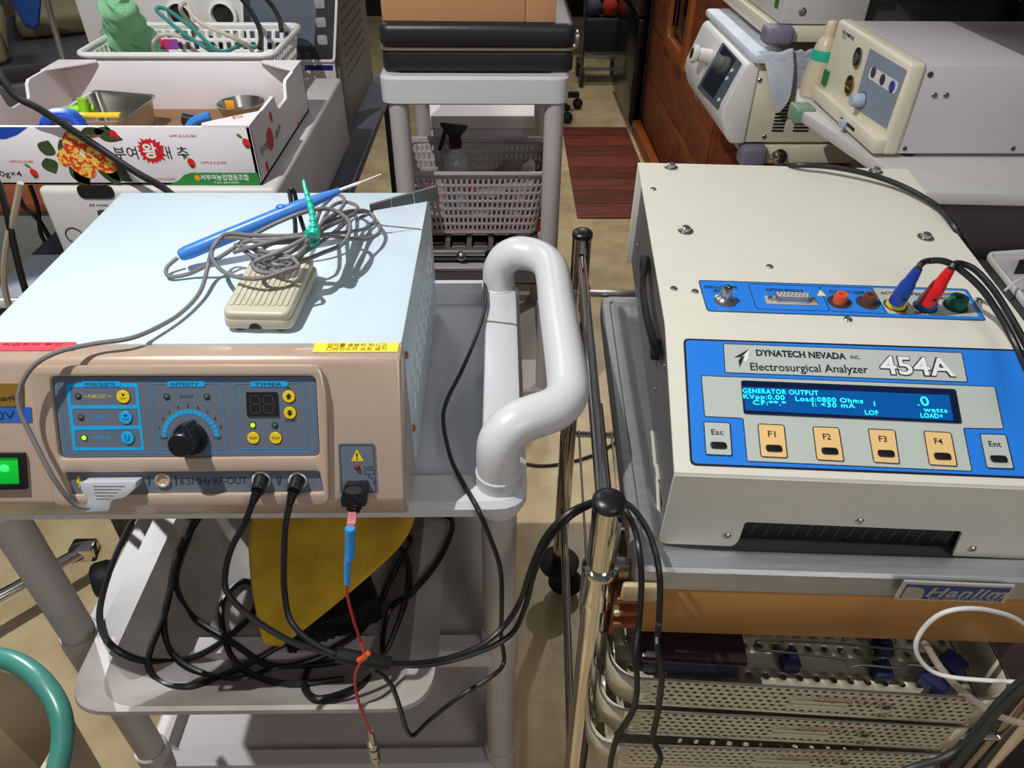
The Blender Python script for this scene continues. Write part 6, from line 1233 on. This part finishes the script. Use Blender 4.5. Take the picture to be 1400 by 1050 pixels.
# shelf board, bin and bench further left
sl_ = thing('wooden_shelf', 'reddish wooden shelf board at the far left, behind the hanging cords', 'shelf', (-1.3, 1.9, 0))
obj('board', box((-2.0, 1.62, 0.70), (-0.93, 2.10, 0.722), 0.003), M_wood, sl_); obj('front_panel', box((-2.0, 1.63, 0.52), (-0.93, 1.65, 0.699), 0.002), mat('grey_green_panel', (122, 126, 120), 0.6, var=0.05), sl_)
obj('cabinet', box((-2.0, 1.66, 0.02), (-0.93, 2.10, 0.519), 0.003), mat('dark_navy_panel', (34, 38, 56), 0.6, var=0.05), sl_)
bn2 = thing('rear_bench', 'grey metal bench with folded beige pads at the top left', 'bench', (-1.6, 2.6, 0))
BM = Matrix.Translation((-1.30, 2.45, 0)) @ Matrix.Rotation(radians(28), 4, 'Z')
obj('bench_top', box((-1.6, -0.30, 0.86), (0.10, 0.45, 0.90), 0.004, BM), M_darkgrey, bn2)
obj('front_rail', box((-1.6, -0.32, 0.76), (0.10, -0.301, 0.858), 0.004, BM), mat('mid_grey_metal', (116, 114, 112), 0.5, 0.3, var=0.05), bn2)
for x in (-1.5, 0.03):
    for y in (-0.25, 0.40): obj('leg', box((x - .02, y - .02, 0), (x + .02, y + .02, 0.86), 0.003, BM), M_darkgrey, bn2)
M_bc = mat('beige_pad_cloth', (150, 136, 100), 0.9, var=0.12, scale=12, bump=0.5)
for k, (lo, hi, lb__) in enumerate((((-0.55, -0.28, 0.9005), (-0.18, 0.25, 0.975), 'folded beige pad nearest the corner of the grey bench'), ((-1.0, -0.28, 0.9005), (-0.58, 0.25, 0.965), 'folded beige pad at the left end of the grey bench'), ((-0.15, 0.0, 0.9005), (0.08, 0.40, 0.96), 'small folded beige pad at the right end of the grey bench'))):
    tag(obj('folded_pad', box(lo, hi, 0.02, BM, seg=3), M_bc), lb__, 'pad', 'folded pads on the grey bench')
bgp = [at(a, c, y=y) for y in (2.20, 2.26) for a, c in ((4, -20), (58, -20), (54, 36), (42, 42), (30, 30))]
bb = B(); vv = [bb.verts.new(q) for q in bgp]
bb.faces.new(vv[:5]); bb.faces.new(vv[5:][::-1])
for k in range(5): bb.faces.new((vv[k], vv[(k + 1) % 5], vv[5 + (k + 1) % 5], vv[5 + k]))
bmesh.ops.recalc_face_normals(bb, faces=bb.faces); bevel(bb, 0.012)
tag(obj('blue_bag', bb, mat('bright_blue_fabric', (40, 96, 176), 0.8, var=0.06)), 'bright blue cloth bag standing on the beige pads at the top left', 'bag')
tag(obj('hanging_cable', tube([at(62, -10, y=1.95), at(72, 30, y=1.95), at(85, 75, y=1.93), at(95, 110, y=1.9)], 0.007, 8, 4), mat('brown_grey_cord', (104, 98, 92), 0.6, var=0)), 'grey-brown cord hanging in front of the grey bench', 'cable')
# ------------------------------------------------------------------ lower left corner
bn3 = thing('waste_bin', 'beige round bin at the bottom left corner on the floor', 'bin', (-0.62, 0.44, 0))
bq = at(-10, 1010, z=0.56); obj('bin_body', lathe([(0.085, 0.001), (0.09, 0.01), (0.115, 0.53), (0.12, 0.535), (0.12, 0.545), (0.112, 0.545), (0.108, 0.53), (0.083, 0.02), (0.0005, 0.015)], Matrix.Translation((bq.x - 0.045, bq.y - 0.01, 0)), 36), mat('beige_bin_plastic', (186, 172, 148), 0.5, var=0.05), bn3)
tag(obj('green_hose', tube([at(-60, 905, z=.58), at(-20, 898, z=.60), at(20, 905, z=.61), at(55, 930, z=.61), at(80, 968, z=.60), at(86, 1010, z=.585), at(76, 1060, z=.57), at(60, 1100, z=.56)], 0.0125, 14, 6), mat('sea_green_hose', (64, 128, 116), 0.3, var=0.03)), 'sea-green hose bowed over the beige bin', 'hose')
st_ = thing('stool_base', 'chrome leg and dark caster of a stool behind the left cart leg', 'stool', (-0.9, 1.1, 0))
s0, s1 = at(-60, 850, z=.12), at(118, 752, z=.11)
obj('chrome_leg', tube([s0, s0.lerp(s1, .5), s1], 0.016, 12, 4), M_chrome, st_)
obj('end_cap', box(s1 - V((.03, .02, .02)), s1 + V((.025, .02, .02)), 0.006), M_chrome, st_)
cq = at(142, 790, z=.045); obj('caster', lathe([(0.01, -.02), (0.038, -.02), (0.042, -.012), (0.042, .012), (0.038, .02), (0.01, .02)], frame_z((cq.x, cq.y, .042), (1, .4, 0)), 20), M_blackm, st_)
obj('seat_column', cyl((s0.x - .1, s0.y - .05, .10), (s0.x - .1, s0.y - .05, .45), .02, seg=14), M_chrome, st_)
fc = tag(obj('floor_cable', tube([at(700, 630, z=.004), at(735, 637, z=.004), at(770, 634, z=.004), at(812, 622, z=.004), at(850, 600, z=.004)], 0.005, 8, 5), M_cable), 'black cord lying on the floor between the two carts', 'cable')
tag(obj('floor_cable', tube([at(700, 415, z=.004), at(720, 424, z=.004), at(755, 432, z=.004), at(800, 440, z=.004)], 0.006, 8, 5), M_cable), 'black cord lying on the floor behind the white handle', 'cable')
tag(obj('floor_board', box((0.20, 0.15, 0.0005), (1.3, 0.60, 0.02), 0.003), mat('dark_brown_board', (70, 56, 46), 0.7, var=0.2, scale=20)), 'dark brown board on the floor under the steel cart', 'board')
